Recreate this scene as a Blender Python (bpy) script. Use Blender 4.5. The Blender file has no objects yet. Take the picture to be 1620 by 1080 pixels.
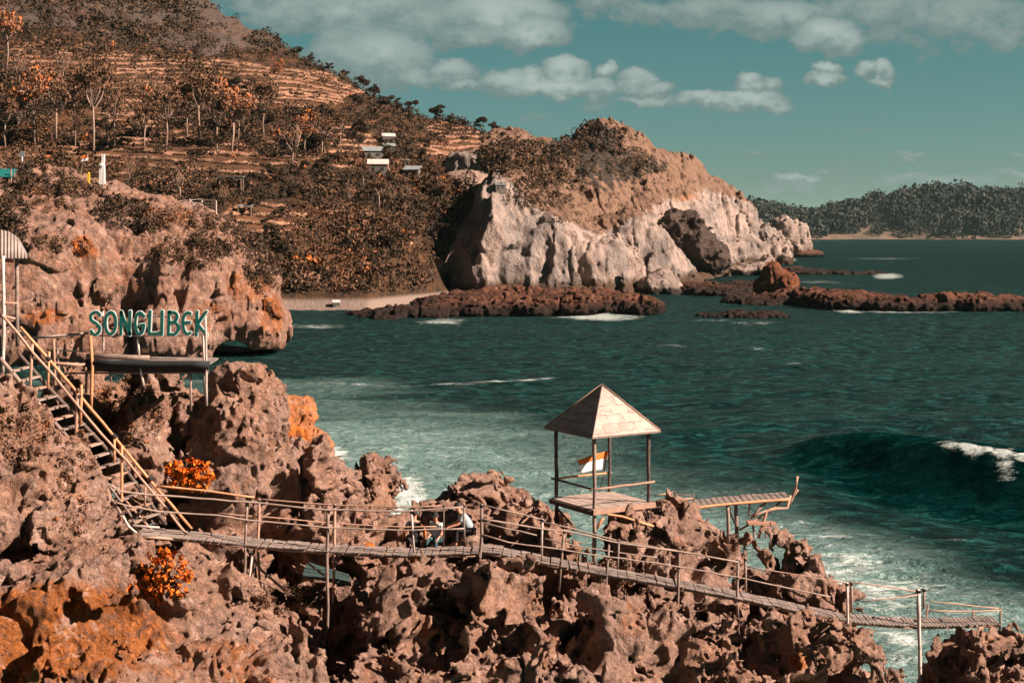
import bpy, math, random, time
import numpy as np
from mathutils import Vector, Matrix
random.seed(7)
T0 = time.time()
ALB = .74      # overall reflectance of the ground materials
F, CX, HY, H = 2250.0, 810.0, 362.0, 18.0     # focal length and horizon of the photograph, eye height over the sea
scn = bpy.context.scene
col = scn.collection
R = math.radians

# ---------------------------------------------------------------- camera
cam_d = bpy.data.cameras.new('camera'); cam = bpy.data.objects.new('camera', cam_d); col.objects.link(cam)
cam.location = (0, 0, H); cam.rotation_euler = (R(90), 0, 0)
cam_d.sensor_width = 36.0; cam_d.lens = 36.0 * F / 1620.0
cam_d.shift_y = -(540.0 - HY) / 1620.0
cam_d.clip_start = 0.5; cam_d.clip_end = 60000
scn.camera = cam

# ---------------------------------------------------------------- exposure
scn.view_settings.view_transform = 'Standard'; scn.view_settings.look = 'None'
scn.view_settings.gamma = 1; scn.view_settings.use_curve_mapping = False
scn.view_settings.exposure = 1.45
scn.cycles.max_bounces = 6; scn.cycles.diffuse_bounces = 1; scn.cycles.glossy_bounces = 2
scn.cycles.transparent_max_bounces = 6; scn.cycles.volume_bounces = 0
scn.cycles.use_denoising = True

# ---------------------------------------------------------------- sun
SUN_AZ, SUN_EL = R(74), R(35)        # azimuth from behind the camera towards the right
sdir = Vector((math.cos(SUN_EL) * math.sin(SUN_AZ), -math.cos(SUN_EL) * math.cos(SUN_AZ), math.sin(SUN_EL)))
sl = bpy.data.lights.new('sun', 'SUN'); sl.energy = 5.0; sl.angle = R(0.5); sl.color = (1.0, 0.80, 0.66)
so = bpy.data.objects.new('sun', sl); col.objects.link(so)
so.rotation_euler = sdir.to_track_quat('Z', 'Y').to_euler(); so.location = (30, -30, 60)

# ---------------------------------------------------------------- node helper
class NT:
    def __init__(s, tree): s.t = tree; s.n = tree.nodes; s.l = tree.links
    def node(s, kind, **kw):
        n = s.n.new(kind)
        for k, v in kw.items(): setattr(n, k, v)
        return n
    def put(s, sock, v):
        if hasattr(v, 'is_output') or isinstance(v, bpy.types.NodeSocket): s.l.new(v, sock)
        elif v is not None:
            if isinstance(v, (tuple, list)) and len(v) == 3 and sock.type == 'RGBA': v = (*v, 1)
            sock.default_value = v
    def math(s, op, a, b=None, c=None, clamp=False):
        n = s.node('ShaderNodeMath', operation=op, use_clamp=clamp)
        s.put(n.inputs[0], a)
        if b is not None: s.put(n.inputs[1], b)
        if c is not None: s.put(n.inputs[2], c)
        return n.outputs[0]
    def ss(s, v, a, b, lo=0.0, hi=1.0):
        n = s.node('ShaderNodeMapRange', interpolation_type='SMOOTHSTEP')
        s.put(n.inputs[0], v); s.put(n.inputs[1], a); s.put(n.inputs[2], b); s.put(n.inputs[3], lo); s.put(n.inputs[4], hi)
        return n.outputs[0]
    def mix(s, f, a, b, mode='MIX'):
        n = s.node('ShaderNodeMix', data_type='RGBA', blend_type=mode)
        s.put(n.inputs[0], f); s.put(n.inputs[6], a); s.put(n.inputs[7], b)
        return n.outputs[2]
    def noise(s, vec, scale, detail=4, rough=0.55, dist=0.0):
        n = s.node('ShaderNodeTexNoise'); s.put(n.inputs['Vector'], vec)
        n.inputs['Scale'].default_value = scale; n.inputs['Detail'].default_value = detail
        n.inputs['Roughness'].default_value = rough; n.inputs['Distortion'].default_value = dist
        return n.outputs[0]
    def vor(s, vec, scale, feat='F1'):
        n = s.node('ShaderNodeTexVoronoi', feature=feat); s.put(n.inputs['Vector'], vec); n.inputs['Scale'].default_value = scale
        return n.outputs[0]
    def vscale(s, vec, sc):
        n = s.node('ShaderNodeVectorMath', operation='MULTIPLY'); s.put(n.inputs[0], vec); n.inputs[1].default_value = sc
        return n.outputs[0]
    def attr(s, name):
        n = s.node('ShaderNodeAttribute'); n.attribute_name = name; return n.outputs['Fac']

# ---------------------------------------------------------------- sky with clouds
w = bpy.data.worlds.new('World'); scn.world = w; w.use_nodes = True
wt = NT(w.node_tree); w.node_tree.nodes.clear()
sky = wt.node('ShaderNodeTexSky', sky_type='NISHITA', sun_disc=False)
sky.sun_elevation = SUN_EL
sky.sun_rotation = math.atan2(sdir.x, sdir.y)
sky.altitude = 0; sky.air_density = 1.0; sky.dust_density = 0.6; sky.ozone_density = 1.5
tc = wt.node('ShaderNodeTexCoord').outputs['Generated']
sep = wt.node('ShaderNodeSeparateXYZ'); wt.put(sep.inputs[0], tc)
yy = wt.math('MAXIMUM', sep.outputs[1], 0.02)
u = wt.math('DIVIDE', sep.outputs[0], yy); v = wt.math('DIVIDE', sep.outputs[2], yy)
clouds = [ # px, py, rx, ry, strength : cumulus heads and flat bases
 (560,20,190,42,.95),(470,0,120,40,.9),(560,70,70,35,.8),(600,95,85,48,1.1),(540,90,60,30,.9),(655,122,34,16,.9),(700,40,80,42,.8),(790,28,100,44,1.25),(840,55,52,26,1.2),(760,60,90,18,.8),
 (718,118,40,24,1.15),(735,136,30,8,1.0),(800,132,44,22,1.2),(835,128,24,24,1.2),(893,118,40,26,1.5),(870,140,90,16,1.3),(960,112,18,16,1.3),(948,138,36,14,1.1),
 (1008,128,28,20,1.2),(1040,140,30,12,1.0),(1022,160,52,10,.9),
 (1185,132,22,18,1.3),(1218,136,16,14,1.0),(1115,158,48,14,1.3),(1180,160,56,17,1.3),(1210,168,34,10,1.1),
 (1306,112,22,16,1.4),(1305,128,36,10,1.2),(1376,108,22,14,1.2),(1403,112,20,18,1.3),(1395,132,26,7,1.0),
 (1130,20,90,30,.8),(1230,30,110,30,1.0),(1310,58,60,26,1.3),(1345,66,26,20,1.2),(1400,20,130,34,.7),(1520,30,140,44,.75),(1600,55,80,26,.6),(1020,22,60,20,.7),(930,0,100,20,.6),
 (1258,282,42,9,1.0),(1440,276,28,7,.7),(1200,245,24,5,.7),(1330,272,60,4,.6),(1438,246,34,6,.7),(1610,250,26,5,.7),(1600,275,40,8,.7),(1480,285,170,14,.55),(1250,300,120,16,.45),(1370,208,24,5,.5),(1330,232,12,4,.5),(848,185,30,7,.45),(1000,165,80,9,.45)]
mp = wt.node('ShaderNodeMapping', vector_type='POINT'); wt.put(mp.inputs[0], tc); mp.inputs['Scale'].default_value = (1, 1, 1.5)
nz1 = wt.noise(mp.outputs[0], 17, 6, .58, .4); nz2 = wt.noise(mp.outputs[0], 60, 5, .6)
uw = wt.math('ADD', u, wt.math('MULTIPLY', wt.math('SUBTRACT', nz1, .5), .024))
vw = wt.math('ADD', v, wt.math('MULTIPLY', wt.math('SUBTRACT', nz2, .5), .022))
fld = None; shade = None
for (px, py, rx, ry, st) in clouds:
    a = wt.math('MULTIPLY', wt.math('SUBTRACT', uw, (px - CX) / F), F / (rx*1.12))
    b = wt.math('MULTIPLY', wt.math('SUBTRACT', vw, (HY - py) / F), F / (ry*1.12))
    d = wt.math('ADD', wt.math('MULTIPLY', a, a), wt.math('MULTIPLY', b, b))
    e = wt.math('MULTIPLY', wt.math('SUBTRACT', 1.35, d, clamp=False), st)
    g = wt.math('MULTIPLY', wt.math('MAXIMUM', e, 0), wt.math('MULTIPLY_ADD', b, .45, .55))
    fld = e if fld is None else wt.math('MAXIMUM', fld, e)
    shade = g if shade is None else wt.math('MAXIMUM', shade, g)
dens = wt.math('ADD', fld, wt.math('MULTIPLY', wt.math('ADD', wt.math('SUBTRACT', nz2, .5), wt.math('MULTIPLY', wt.math('SUBTRACT', wt.noise(mp.outputs[0], 150, 4, .6), .5), .5)), 1.8))
cov = wt.ss(dens, .12, .82)
cov = wt.math('MULTIPLY', cov, .84)
bright = wt.ss(wt.math('ADD', shade, wt.math('MULTIPLY', wt.math('SUBTRACT', nz2, .5), .9)), 0.1, 1.6)
ccol = wt.mix(bright, (1.25, 1.75, 1.68), (4.0, 4.5, 4.2))
elev = wt.ss(v, 0.0, 0.17)
skyc = wt.mix(1.0, sky.outputs[0], wt.mix(elev, (.235, .36, .39), (.185, .375, .31)), 'MULTIPLY')
final = wt.mix(cov, skyc, ccol)
up = wt.ss(sep.outputs[2], .17, .34)
final = wt.mix(up, final, wt.mix(1.0, sky.outputs[0], (.07, .085, .08), 'MULTIPLY'))
bg = wt.node('ShaderNodeBackground'); wt.put(bg.inputs[0], final); bg.inputs[1].default_value = 0.05
out = wt.node('ShaderNodeOutputWorld'); wt.l.new(bg.outputs[0], out.inputs[0])

# ---------------------------------------------------------------- helpers
def P(px, py, Y): return Vector(((px - CX) / F * Y, Y, H - (py - HY) / F * Y))
def px_of(X, Y): return CX + X / Y * F
def seaY(py): return H * F / (py - HY)

_tab = np.random.RandomState(11).rand(65536).astype(np.float32) * 2 - 1
def vn(x, y, z, seed=0):
    "value noise in [-1,1]"
    xi = np.floor(x); yi = np.floor(y); zi = np.floor(z)
    fx = (x - xi).astype(np.float32); fy = (y - yi).astype(np.float32); fz = (z - zi).astype(np.float32)
    fx = fx*fx*fx*(fx*(fx*6-15)+10); fy = fy*fy*fy*(fy*(fy*6-15)+10); fz = fz*fz*fz*(fz*(fz*6-15)+10)
    xi = xi.astype(np.int32); yi = yi.astype(np.int32); zi = zi.astype(np.int32)
    def hsh(a, b, c):
        h = (a * 73856093) ^ (b * 19349663) ^ (c * 83492791) ^ (seed * 668265263 & 0x7fffffff)
        h = h ^ (h >> 13); h = h * 1274126177; h = h ^ (h >> 16)
        return _tab[h & 65535]
    with np.errstate(over='ignore'):
        r = []
        for dz in (0, 1):
            for dy in (0, 1):
                a = hsh(xi, yi+dy, zi+dz); b = hsh(xi+1, yi+dy, zi+dz); r.append(a + (b-a)*fx)
        a = r[0] + (r[1]-r[0])*fy; b = r[2] + (r[3]-r[2])*fy
    return a + (b-a)*fz
def rot(x, y, z): return .8*x+.6*y*.8-.36*z*.0+.0, -.6*x*.8+.64*y+.6*z, .36*x-.48*y+.8*z
def fbm(x, y, z, s, oct=3, seed=0, gain=.5):
    t = 0; a = 1; tot = 0
    x = x/s; y = y/s; z = z/s
    for k in range(oct):
        t = t + a*vn(x, y, z, seed+k); tot += a; a *= gain
        x, y, z = rot(x, y, z); x = x*2.03+7.1; y = y*2.03+3.3; z = z*2.03+1.7
    return t/tot
def ridged(x, y, z, s, oct=3, seed=0, gain=.5):
    t = 0; a = 1; tot = 0
    x = x/s; y = y/s; z = z/s
    for k in range(oct):
        t = t + a*(1-2*np.abs(vn(x, y, z, seed+k))); tot += a; a *= gain
        x, y, z = rot(x, y, z); x = x*2.03+7.1; y = y*2.03+3.3; z = z*2.03+1.7
    return t/tot
def sstep(x, a, b):
    t = np.clip((x-a)/(b-a), 0, 1); return t*t*(3-2*t)

def groove(x, y, z, s, k, seed):
    "1 along thin sheets where the noise changes sign: cracks"
    return np.maximum(1-np.abs(vn(x/s, y/s, z/s, seed))*k, 0)

def new_obj(name, me, mat=None, parent=None, smooth=False):
    o = bpy.data.objects.new(name, me); col.objects.link(o)
    if mat is not None: me.materials.append(mat)
    if parent is not None: o.parent = parent
    if smooth: me.polygons.foreach_set('use_smooth', np.ones(len(me.polygons), dtype=bool))
    return o
def np_mesh(name, V, Q):
    me = bpy.data.meshes.new(name)
    V = np.asarray(V, dtype=np.float32); Q = np.asarray(Q, dtype=np.int32)
    n = Q.shape[1]
    me.vertices.add(len(V)); me.vertices.foreach_set('co', V.ravel())
    me.loops.add(Q.size); me.loops.foreach_set('vertex_index', Q.ravel())
    me.polygons.add(len(Q)); me.polygons.foreach_set('loop_start', np.arange(0, Q.size, n, dtype=np.int32))
    me.update(calc_edges=True)
    return me
def add_attr(me, name, vals):
    a = me.attributes.new(name, 'FLOAT', 'POINT'); a.data.foreach_set('value', np.asarray(vals, dtype=np.float32))
def tag(o, label=None, cat=None, group=None, kind=None):
    if label: o['label'] = label
    if cat: o['category'] = cat
    if group: o['group'] = group
    if kind: o['kind'] = kind
    return o

# ---------------------------------------------------------------- volumetric rock builder
def blobf(X, Y, Z, b):
    px, py, yc, rx, rz, ry = b[:6]
    c = P(px, py, yc); rxm = rx/F*yc; rzm = rz/F*yc
    k = b[6] if len(b) > 6 else 0
    dx = X-c.x; dy = Y-c.y; dz = Z-c.z
    if k: # leaning: shift with height
        dx = dx - dz*k
    qx = dx/rxm; qy = dy/ry; qz = dz/rzm
    k0 = np.sqrt(qx*qx+qy*qy+qz*qz)+1e-6
    k1 = np.sqrt((qx/rxm)**2+(qy/ry)**2+(qz/rzm)**2)+1e-6
    return k0*(k0-1)/k1
def smin(a, b, k):
    h = np.clip(.5+.5*(b-a)/k, 0, 1); return b+(a-b)*h-k*h*(1-h)

def volume_mesh(name, base, detail, pxr, Yr, zr, dpx, dlY, dz, band, coarse=4, keep=400):
    """surface nets over a grid whose cells grow with distance; base(X,Y,Z)->distance, detail(X,Y,Z,d)->distance"""
    na = int((pxr[1]-pxr[0])/dpx); nb = int(math.log(Yr[1]/Yr[0])/dlY); nc = int((zr[1]-zr[0])/dz)
    c = coarse
    na = na//c*c+1; nb = nb//c*c+1; nc = nc//c*c+1
    A = pxr[0]+dpx*np.arange(na); B = Yr[0]*np.exp(dlY*np.arange(nb)); C = zr[0]+dz*np.arange(nc)
    def pts(a, b, cc):
        Yv = b; Xv = (a-CX)/F*Yv
        return Xv, Yv, cc
    a3, b3, c3 = np.meshgrid(A[::c], B[::c], C[::c], indexing='ij')
    X, Y, Z = pts(a3, b3, c3)
    D = base(X, Y, Z).astype(np.float32)
    def upx(D, axis):
        D = np.moveaxis(D, axis, 0); n = (D.shape[0]-1)*c+1
        O = np.empty((n,)+D.shape[1:], np.float32); O[::c] = D
        for k in range(1, c): O[k::c] = D[:-1]*(1-k/c)+D[1:]*(k/c)
        return np.moveaxis(O, 0, axis)
    D = upx(upx(upx(D, 0), 1), 2)
    D = np.ascontiguousarray(D)
    idx = np.flatnonzero(np.abs(D.ravel()) < band)
    ia, ib, ic = np.unravel_index(idx, D.shape)
    Yp = B[ib].astype(np.float32); Xp = ((A[ia]-CX)/F*B[ib]).astype(np.float32); Zp = C[ic].astype(np.float32)
    d0 = D.ravel()[idx]
    Dr = D.ravel()
    step = 1500000
    for s in range(0, len(idx), step):
        sl_ = slice(s, s+step)
        Dr[idx[sl_]] = detail(Xp[sl_], Yp[sl_], Zp[sl_], d0[sl_])
    # close the volume at the borders
    D = Dr.reshape(D.shape)
    ins = D < 0
    S = np.zeros(tuple(n-1 for n in D.shape), np.uint8)
    for i in (0, 1):
        for j in (0, 1):
            for k in (0, 1): S += ins[i:D.shape[0]-1+i, j:D.shape[1]-1+j, k:D.shape[2]-1+k]
    act = (S > 0) & (S < 8)
    cells = np.flatnonzero(act.ravel()); ci, cj, ck = np.unravel_index(cells, act.shape)
    vid = np.full(act.size, -1, np.int32); vid[cells] = np.arange(len(cells)); vid = vid.reshape(act.shape)
    acc = np.zeros((len(cells), 3), np.float32); cnt = np.zeros(len(cells), np.float32)
    val = {}
    for i in (0, 1):
        for j in (0, 1):
            for k in (0, 1): val[(i, j, k)] = D[ci+i, cj+j, ck+k]
    for ax in range(3):
        for o1 in (0, 1):
            for o2 in (0, 1):
                p = [0, 0, 0]; oth = [q for q in range(3) if q != ax]; p[oth[0]] = o1; p[oth[1]] = o2
                q = list(p); q[ax] = 1
                v0 = val[tuple(p)]; v1 = val[tuple(q)]
                m = (v0 < 0) != (v1 < 0)
                t = np.where(m, v0/np.where(m, v0-v1, 1), 0)
                pos = np.zeros((len(cells), 3), np.float32); pos[:, oth[0]] = o1; pos[:, oth[1]] = o2; pos[:, ax] = t
                acc += pos*m[:, None]; cnt += m
    acc /= np.maximum(cnt, 1)[:, None]
    ga = A[0]+dpx*(ci+acc[:, 0]); gb = Yr[0]*np.exp(dlY*(cj+acc[:, 1])); gc = C[0]+dz*(ck+acc[:, 2])
    V = np.stack([(ga-CX)/F*gb, gb, gc], 1)
    quads = []
    n0, n1, n2 = act.shape
    def addq(m, fa, fb, fc, off, flip):
        i, j, k = np.nonzero(m); i += off[0]; j += off[1]; k += off[2]
        q = np.stack([vid[i+a, j+b, k+c_] for a, b, c_ in (fa, fb, fc, flip)], 1)
        return q
    # edges along a
    E = ins[:-1, 1:-1, 1:-1] != ins[1:, 1:-1, 1:-1]
    i, j, k = np.nonzero(E); s = ins[:-1, 1:-1, 1:-1][E]
    q = np.stack([vid[i, j, k], vid[i, j+1, k], vid[i, j+1, k+1], vid[i, j, k+1]], 1); q[~s] = q[~s][:, ::-1]; quads.append(q)
    E = ins[1:-1, :-1, 1:-1] != ins[1:-1, 1:, 1:-1]
    i, j, k = np.nonzero(E); s = ins[1:-1, :-1, 1:-1][E]
    q = np.stack([vid[i, j, k], vid[i, j, k+1], vid[i+1, j, k+1], vid[i+1, j, k]], 1); q[~s] = q[~s][:, ::-1]; quads.append(q)
    E = ins[1:-1, 1:-1, :-1] != ins[1:-1, 1:-1, 1:]
    i, j, k = np.nonzero(E); s = ins[1:-1, 1:-1, :-1][E]
    q = np.stack([vid[i, j, k], vid[i+1, j, k], vid[i+1, j+1, k], vid[i, j+1, k]], 1); q[~s] = q[~s][:, ::-1]; quads.append(q)
    Q = np.concatenate(quads)
    # drop floating crumbs
    lab = np.arange(len(V))
    e0 = Q[:, [0, 1, 2, 3]].ravel(); e1 = Q[:, [1, 2, 3, 0]].ravel()
    for it in range(60):
        m = np.minimum(lab[e0], lab[e1]); nl = lab.copy()
        np.minimum.at(nl, e0, m); np.minimum.at(nl, e1, m)
        nl = nl[nl]; nl = nl[nl]
        if np.array_equal(nl, lab): break
        lab = nl
    cn = np.bincount(lab, minlength=len(V)); ok = cn[lab] >= keep
    Q = Q[ok[Q[:, 0]]]
    used = np.zeros(len(V), bool); used[Q.ravel()] = True
    rem = np.cumsum(used)-1; V = V[used]; Q = rem[Q]
    print('volume', name, D.shape, 'band', len(idx), 'verts', len(V), 'quads', len(Q), 't=%.1f' % (time.time()-T0), flush=True)
    return V, Q
# ================================================================ materials for rock and soil
def mat_new(name):
    m = bpy.data.materials.new(name); m.use_nodes = True; t = NT(m.node_tree)
    bs = m.node_tree.nodes['Principled BSDF']; return m, t, bs
def pos_vec(t): return t.node('ShaderNodeNewGeometry').outputs['Position']
def bump(t, bs, h, strength, dist):
    b = t.node('ShaderNodeBump'); b.inputs['Strength'].default_value = strength; b.inputs['Distance'].default_value = dist
    t.put(b.inputs['Height'], h); t.l.new(b.outputs[0], bs.inputs['Normal']); return b
def rock_material(name, c1, c2, c3, stain, s=1.0, bstr=.6, dark=(.05,.035,.03), pale=None, streak=0.0, wet=0.0):
    m, t, bs = mat_new(name)
    c1, c2, c3, stain = (tuple(q*ALB for q in c_) for c_ in (c1, c2, c3, stain)); dark = tuple(q*ALB for q in dark)
    p = pos_vec(t)
    n1 = t.noise(p, .35/s, 5, .6, .6); n2 = t.noise(p, 2.2/s, 5, .65); n3 = t.noise(p, 9/s, 4, .7)
    v1 = t.vor(p, 3.0/s); 
    c = t.mix(t.ss(n1, .38, .62), c1, c2)
    c = t.mix(t.ss(n2, .5, .72), c, c3)
    if pale: c = t.mix(t.math('MULTIPLY', t.ss(t.noise(t.vscale(p, (1, 1, .35)), .8/s, 4, .6), .52, .68), .8), c, pale)
    st = t.attr('stain')
    sm = t.math('ADD', st, t.math('ADD', t.math('MULTIPLY', t.math('SUBTRACT', n2, .5), 1.3), t.math('MULTIPLY', t.math('SUBTRACT', n1, .5), 1.2)))
    c = t.mix(t.ss(sm, .45, .95), c, t.mix(t.ss(n3, .35, .65), stain, tuple(q*.6 for q in stain)))
    if streak:
        ns = t.noise(t.vscale(p, (1, 1, .16)), 1.3/s*2, 6, .65, .5)
        c = t.mix(t.math('MULTIPLY', t.ss(ns, .50, .66), streak), c, tuple(q*.38 for q in c2))
        c = t.mix(t.math('MULTIPLY', t.ss(ns, .46, .34), streak*.8), c, (.30,.22,.19))
    nb = t.noise(p, 1.1/s, 7, .72, 1.2); nc = t.noise(p, 4.5/s, 6, .75, .8)
    c = t.mix(t.math('MULTIPLY', t.ss(nb, .51, .62), .62), c, tuple(q*.50 for q in c2))
    c = t.mix(t.math('MULTIPLY', t.ss(nb, .47, .37), .75), c, tuple(min(.6, q*1.3) for q in c3))
    c = t.mix(t.math('MULTIPLY', t.ss(nc, .56, .67), .7), c, dark)
    c = t.mix(t.math('MULTIPLY', t.ss(n3, .60, .78), .45), c, dark)
    if wet:
        zz = t.node('ShaderNodeSeparateXYZ'); t.put(zz.inputs[0], p)
        c = t.mix(t.math('MULTIPLY', t.ss(t.math('ADD', zz.outputs[2], t.math('MULTIPLY', n2, -1.2*wet)), wet, .1), .9), c, (.018,.013,.012))
    t.put(bs.inputs['Base Color'], c)
    bs.inputs['Roughness'].default_value = .93; bs.inputs['Specular IOR Level'].default_value = .15
    hh = t.math('ADD', t.math('MULTIPLY', n2, .9), t.math('ADD', t.math('MULTIPLY', nc, 1.0), t.math('MULTIPLY', v1, -.35)))
    bump(t, bs, hh, bstr, .32*s)
    return m
M_near = rock_material('karst_limestone', (.52,.285,.195), (.46,.295,.235), (.56,.375,.305), (.62,.21,.06), 1.0, 1.0)
M_cliff = rock_material('cove_cliff_rock', (.43,.225,.15), (.38,.225,.175), (.45,.295,.23), (.56,.18,.05), 3.0, .9, streak=.55)

# ================================================================ the near karst shore
walk = [(20,560,37.6),(130,690,39.0),(262,842,40.4),(385,856,40.9),(520,868,41.1),(640,873,41.1),(757,868,41.2),(890,888,41.8),(1075,922,42.4),(1170,940,42.8),(1345,974,43.4),(1457,981,43.9),(1590,979,45.0)]
WP = [P(*q) for q in walk]
def corridor(X, Y, Z, half=.75, lo=-.28, hi=1.9):
    best = np.full(X.shape, 9., np.float32)
    for a, b in zip(WP[:-1], WP[1:]):
        dx, dy = b.x-a.x, b.y-a.y; L2 = dx*dx+dy*dy
        t = np.clip(((X-a.x)*dx+(Y-a.y)*dy)/L2, 0, 1)
        hd = np.sqrt((X-a.x-t*dx)**2+(Y-a.y-t*dy)**2)
        zz = Z-(a.z+(b.z-a.z)*t)
        q = np.maximum(hd-half, np.maximum(lo-zz, zz-hi))
        best = np.minimum(best, q)
    return best
near_blobs = [ (-210,800,38,130,170,3.0),(-200,1010,33,160,170,2.6), # px, py, Y, rx(px), rz(px), ry(m)
 (-30,760,37,170,185,2.6),(50,845,37.2,140,140,2.4),(-60,640,38,110,90,2.5),(98,815,39,66,92,1.4),
 (60,1080,32,300,200,2.6),(180,1020,34,190,165,2.4),(360,1080,35,180,120,2.4),(440,1060,36.5,60,130,1.6),
 (290,730,46.5,60,120,1.6),(205,770,42.6,95,190,1.6),(140,700,42.6,60,110,1.4),(120,660,43.2,80,62,1.3),(195,664,43.5,92,118,1.4),(245,664,43.7,72,108,1.3),(120,640,43.5,74,82,1.3),(255,870,43.4,80,60,1.2),(200,810,42.6,60,70,1.2),(205,660,43.0,72,76,1.5),(364,740,44,84,172,2.2),(240,650,44.5,70,60,1.2),(395,690,45.0,62,110,2.0),
 (470,800,47,95,112,2.2),(520,870,45.5,80,90,1.6),(586,800,49,52,84,1.6),(600,890,46,90,70,1.8),
 (700,842,48,62,72,1.6),(772,785,52,66,46,2.0),(745,840,51,90,60,2.2),(820,840,49,90,40,2.0),
 (330,900,42.6,120,60,1.4),(300,960,40,130,90,1.6),
 (655,1005,38.6,112,106,2.0),(700,978,39.4,90,84,1.4),(820,1020,38.2,140,125,2.2),(800,968,40,80,66,1.3),(930,1050,38.6,150,118,2.4),(960,985,40.6,90,60,1.2),
 (650,1090,37,160,90,2.2),
 (930,892,44.8,120,92,2.0),(1030,862,46.6,90,75,2.4),(1080,930,45,100,62,2),(870,900,45.5,90,62,2.2),(1120,960,44.5,130,60,2.0),
 (1225,935,45.4,90,84,2.0),(1195,905,46.2,50,62,1.2),(1160,905,47.0,44,56,1.2),(1290,985,45,80,58,1.8),(1315,950,45.8,52,34,1.0),
 (1090,1060,40.2,150,112,2.2),(1230,1080,40.6,160,108,2.2),(1330,1085,41.4,96,78,1.8),(1180,1010,42,120,50,1.3),
 (1545,1085,43.6,92,92,2.2),(1640,1100,43,110,90,2.4),(1440,1012,44.2,30,9,.8,-.9),
]
base_blobs = [(1130,1040,47.5,230,96,2),(330,1250,42,520,330,9),(850,1330,44,560,380,9),(1180,1400,44,380,390,8),(1600,1330,45,180,280,6),(1400,1290,42.5,190,190,5),(-60,1000,42,260,330,5),(-230,1080,42,240,330,6)]
def near_base(X, Y, Z):
    d = None
    for b in near_blobs:
        q = blobf(X, Y, Z, b); d = q if d is None else smin(d, q, .45)
    for b in base_blobs: d = smin(d, blobf(X, Y, Z, b), .6)
    return d
carves = ((25,915,34.6,50,34,1.3),(700,965,37.6,36,30,1.0),(690,1040,36.8,26,30,1),(800,1012,37,40,20,.9),(930,940,40.2,50,16,.9),(1190,1020,39.6,30,34,.9),(1290,1015,40.7,30,40,1),(1385,1030,41.6,40,42,1.3),(1500,1045,42.6,26,40,.9),(1120,978,41.2,40,16,.8),(562,965,38.2,26,60,1.3),(440,940,38.8,40,24,.9),(1255,885,44.6,20,14,.7),(960,872,43.8,40,22,.9),(600,1000,37.6,20,26,.8),(880,1040,37,24,20,.8),(1040,1040,38.6,26,22,.8),(1330,945,45,24,16,.6),(860,965,38.8,26,14,.7))
def near_detail(x, y, z, d):
    px = CX + x/y*F
    pit = sstep(px, 430, 640)*.7+.3
    w1 = vn(x/.9, y/.9, z/.9, 15)*.30; w2 = vn(x/.9+9, y/.9, z/.9, 16)*.30
    x0, y0, z0 = x, y, z
    x = x+w1; y = y+w2; z = z+w1-w2
    d = d + .26 + .50*fbm(x, y, z*.8, 2.6, 2, 5)
    d = d - (.22+.26*pit)*ridged(x, y, z*.75, 1.35, 2, 21, .6) + .22*pit*fbm(x, y, z, 3.4, 1, 27)
    d = d + (.14+.46*pit)*groove(x, y, z*.6, 1.5, 7, 44)
    c2 = fbm(x, y, z*.8, 1.5, 2, 60)
    d = d + (.9+3.3*pit)*np.maximum(c2-.12, 0)
    rg = .14+.30*ridged(x, y, z, .8, 2, 90)
    near = np.abs(d) < 2.2
    for b in carves:
        q = -blobf(x0, y0, z0, b)+rg; d = np.maximum(d, q)
    d = np.maximum(d, -blobf(x0, y0, z0, (228,778,39.0,58,84,1.7)))
    # the tall dark cleft between the two columns and the gorge under the bridge
    py0 = HY+(H-z0)/y0*F
    for (qx, qy, rx, ry, yy0, yy1) in ((277,690,10,88,38,43.6),(535,990,34,112,35,43.5),(545,930,20,50,35,44)):
        e = np.sqrt(((px-qx)/rx)**2+((py0-qy)/ry)**2)
        e = (1-e)*rx/F*y0+.4*rg-.06
        d = np.where((y0 > yy0) & (y0 < yy1), np.maximum(d, e), d)
    m = np.abs(d) < .8                     # the fine detail only near the surface
    xs, ys, zs, pm = x[m], y[m], z[m], pit[m]; q = d[m]
    q = q - (.13+.11*pm)*ridged(xs, ys, zs*.8, .42, 3, 24, .66)
    q = q - .06*ridged(xs, ys, zs, .15, 1, 40)
    q = q + (.08+.16*pm)*groove(xs, ys, zs*.8, .5, 4.0, 45)
    q = q + (.3+1.2*pm)*np.maximum(vn(xs/.5, ys/.5, zs/.42, 71)-.22, 0)
    q = q + (.30+.45*pm)*np.maximum(vn(xs/.21, ys/.21, zs/.17, 72)-.12, 0)*sstep(vn(xs/1.3, ys/1.3, zs/1.3, 73), -.6, .05)
    d[m] = q
    return np.maximum(d, -corridor(x0, y0, z0)+.12*vn(x/.5, y/.5, z/.5, 80))
V, Q = volume_mesh('rocky_shore', near_base, near_detail, (-250, 1780), (29.5, 56), (-.6, 17), 2.6, .00165, .062, 1.9)
me = np_mesh('rocky_shore', V, Q)
def stain_attr(V, spots, base=0.0, zlow=None):
    px = CX+V[:, 0]/V[:, 1]*F; py = HY+(H-V[:, 2])/V[:, 1]*F
    s = np.full(len(V), base, np.float32)
    for (a, b, rx, ry, st, y0, y1) in spots:
        e = 1-np.sqrt(((px-a)/rx)**2+((py-b)/ry)**2)
        s = np.maximum(s, st*sstep(e, 0, .6)*((V[:, 1] > y0) & (V[:, 1] < y1)))
    return s
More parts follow.
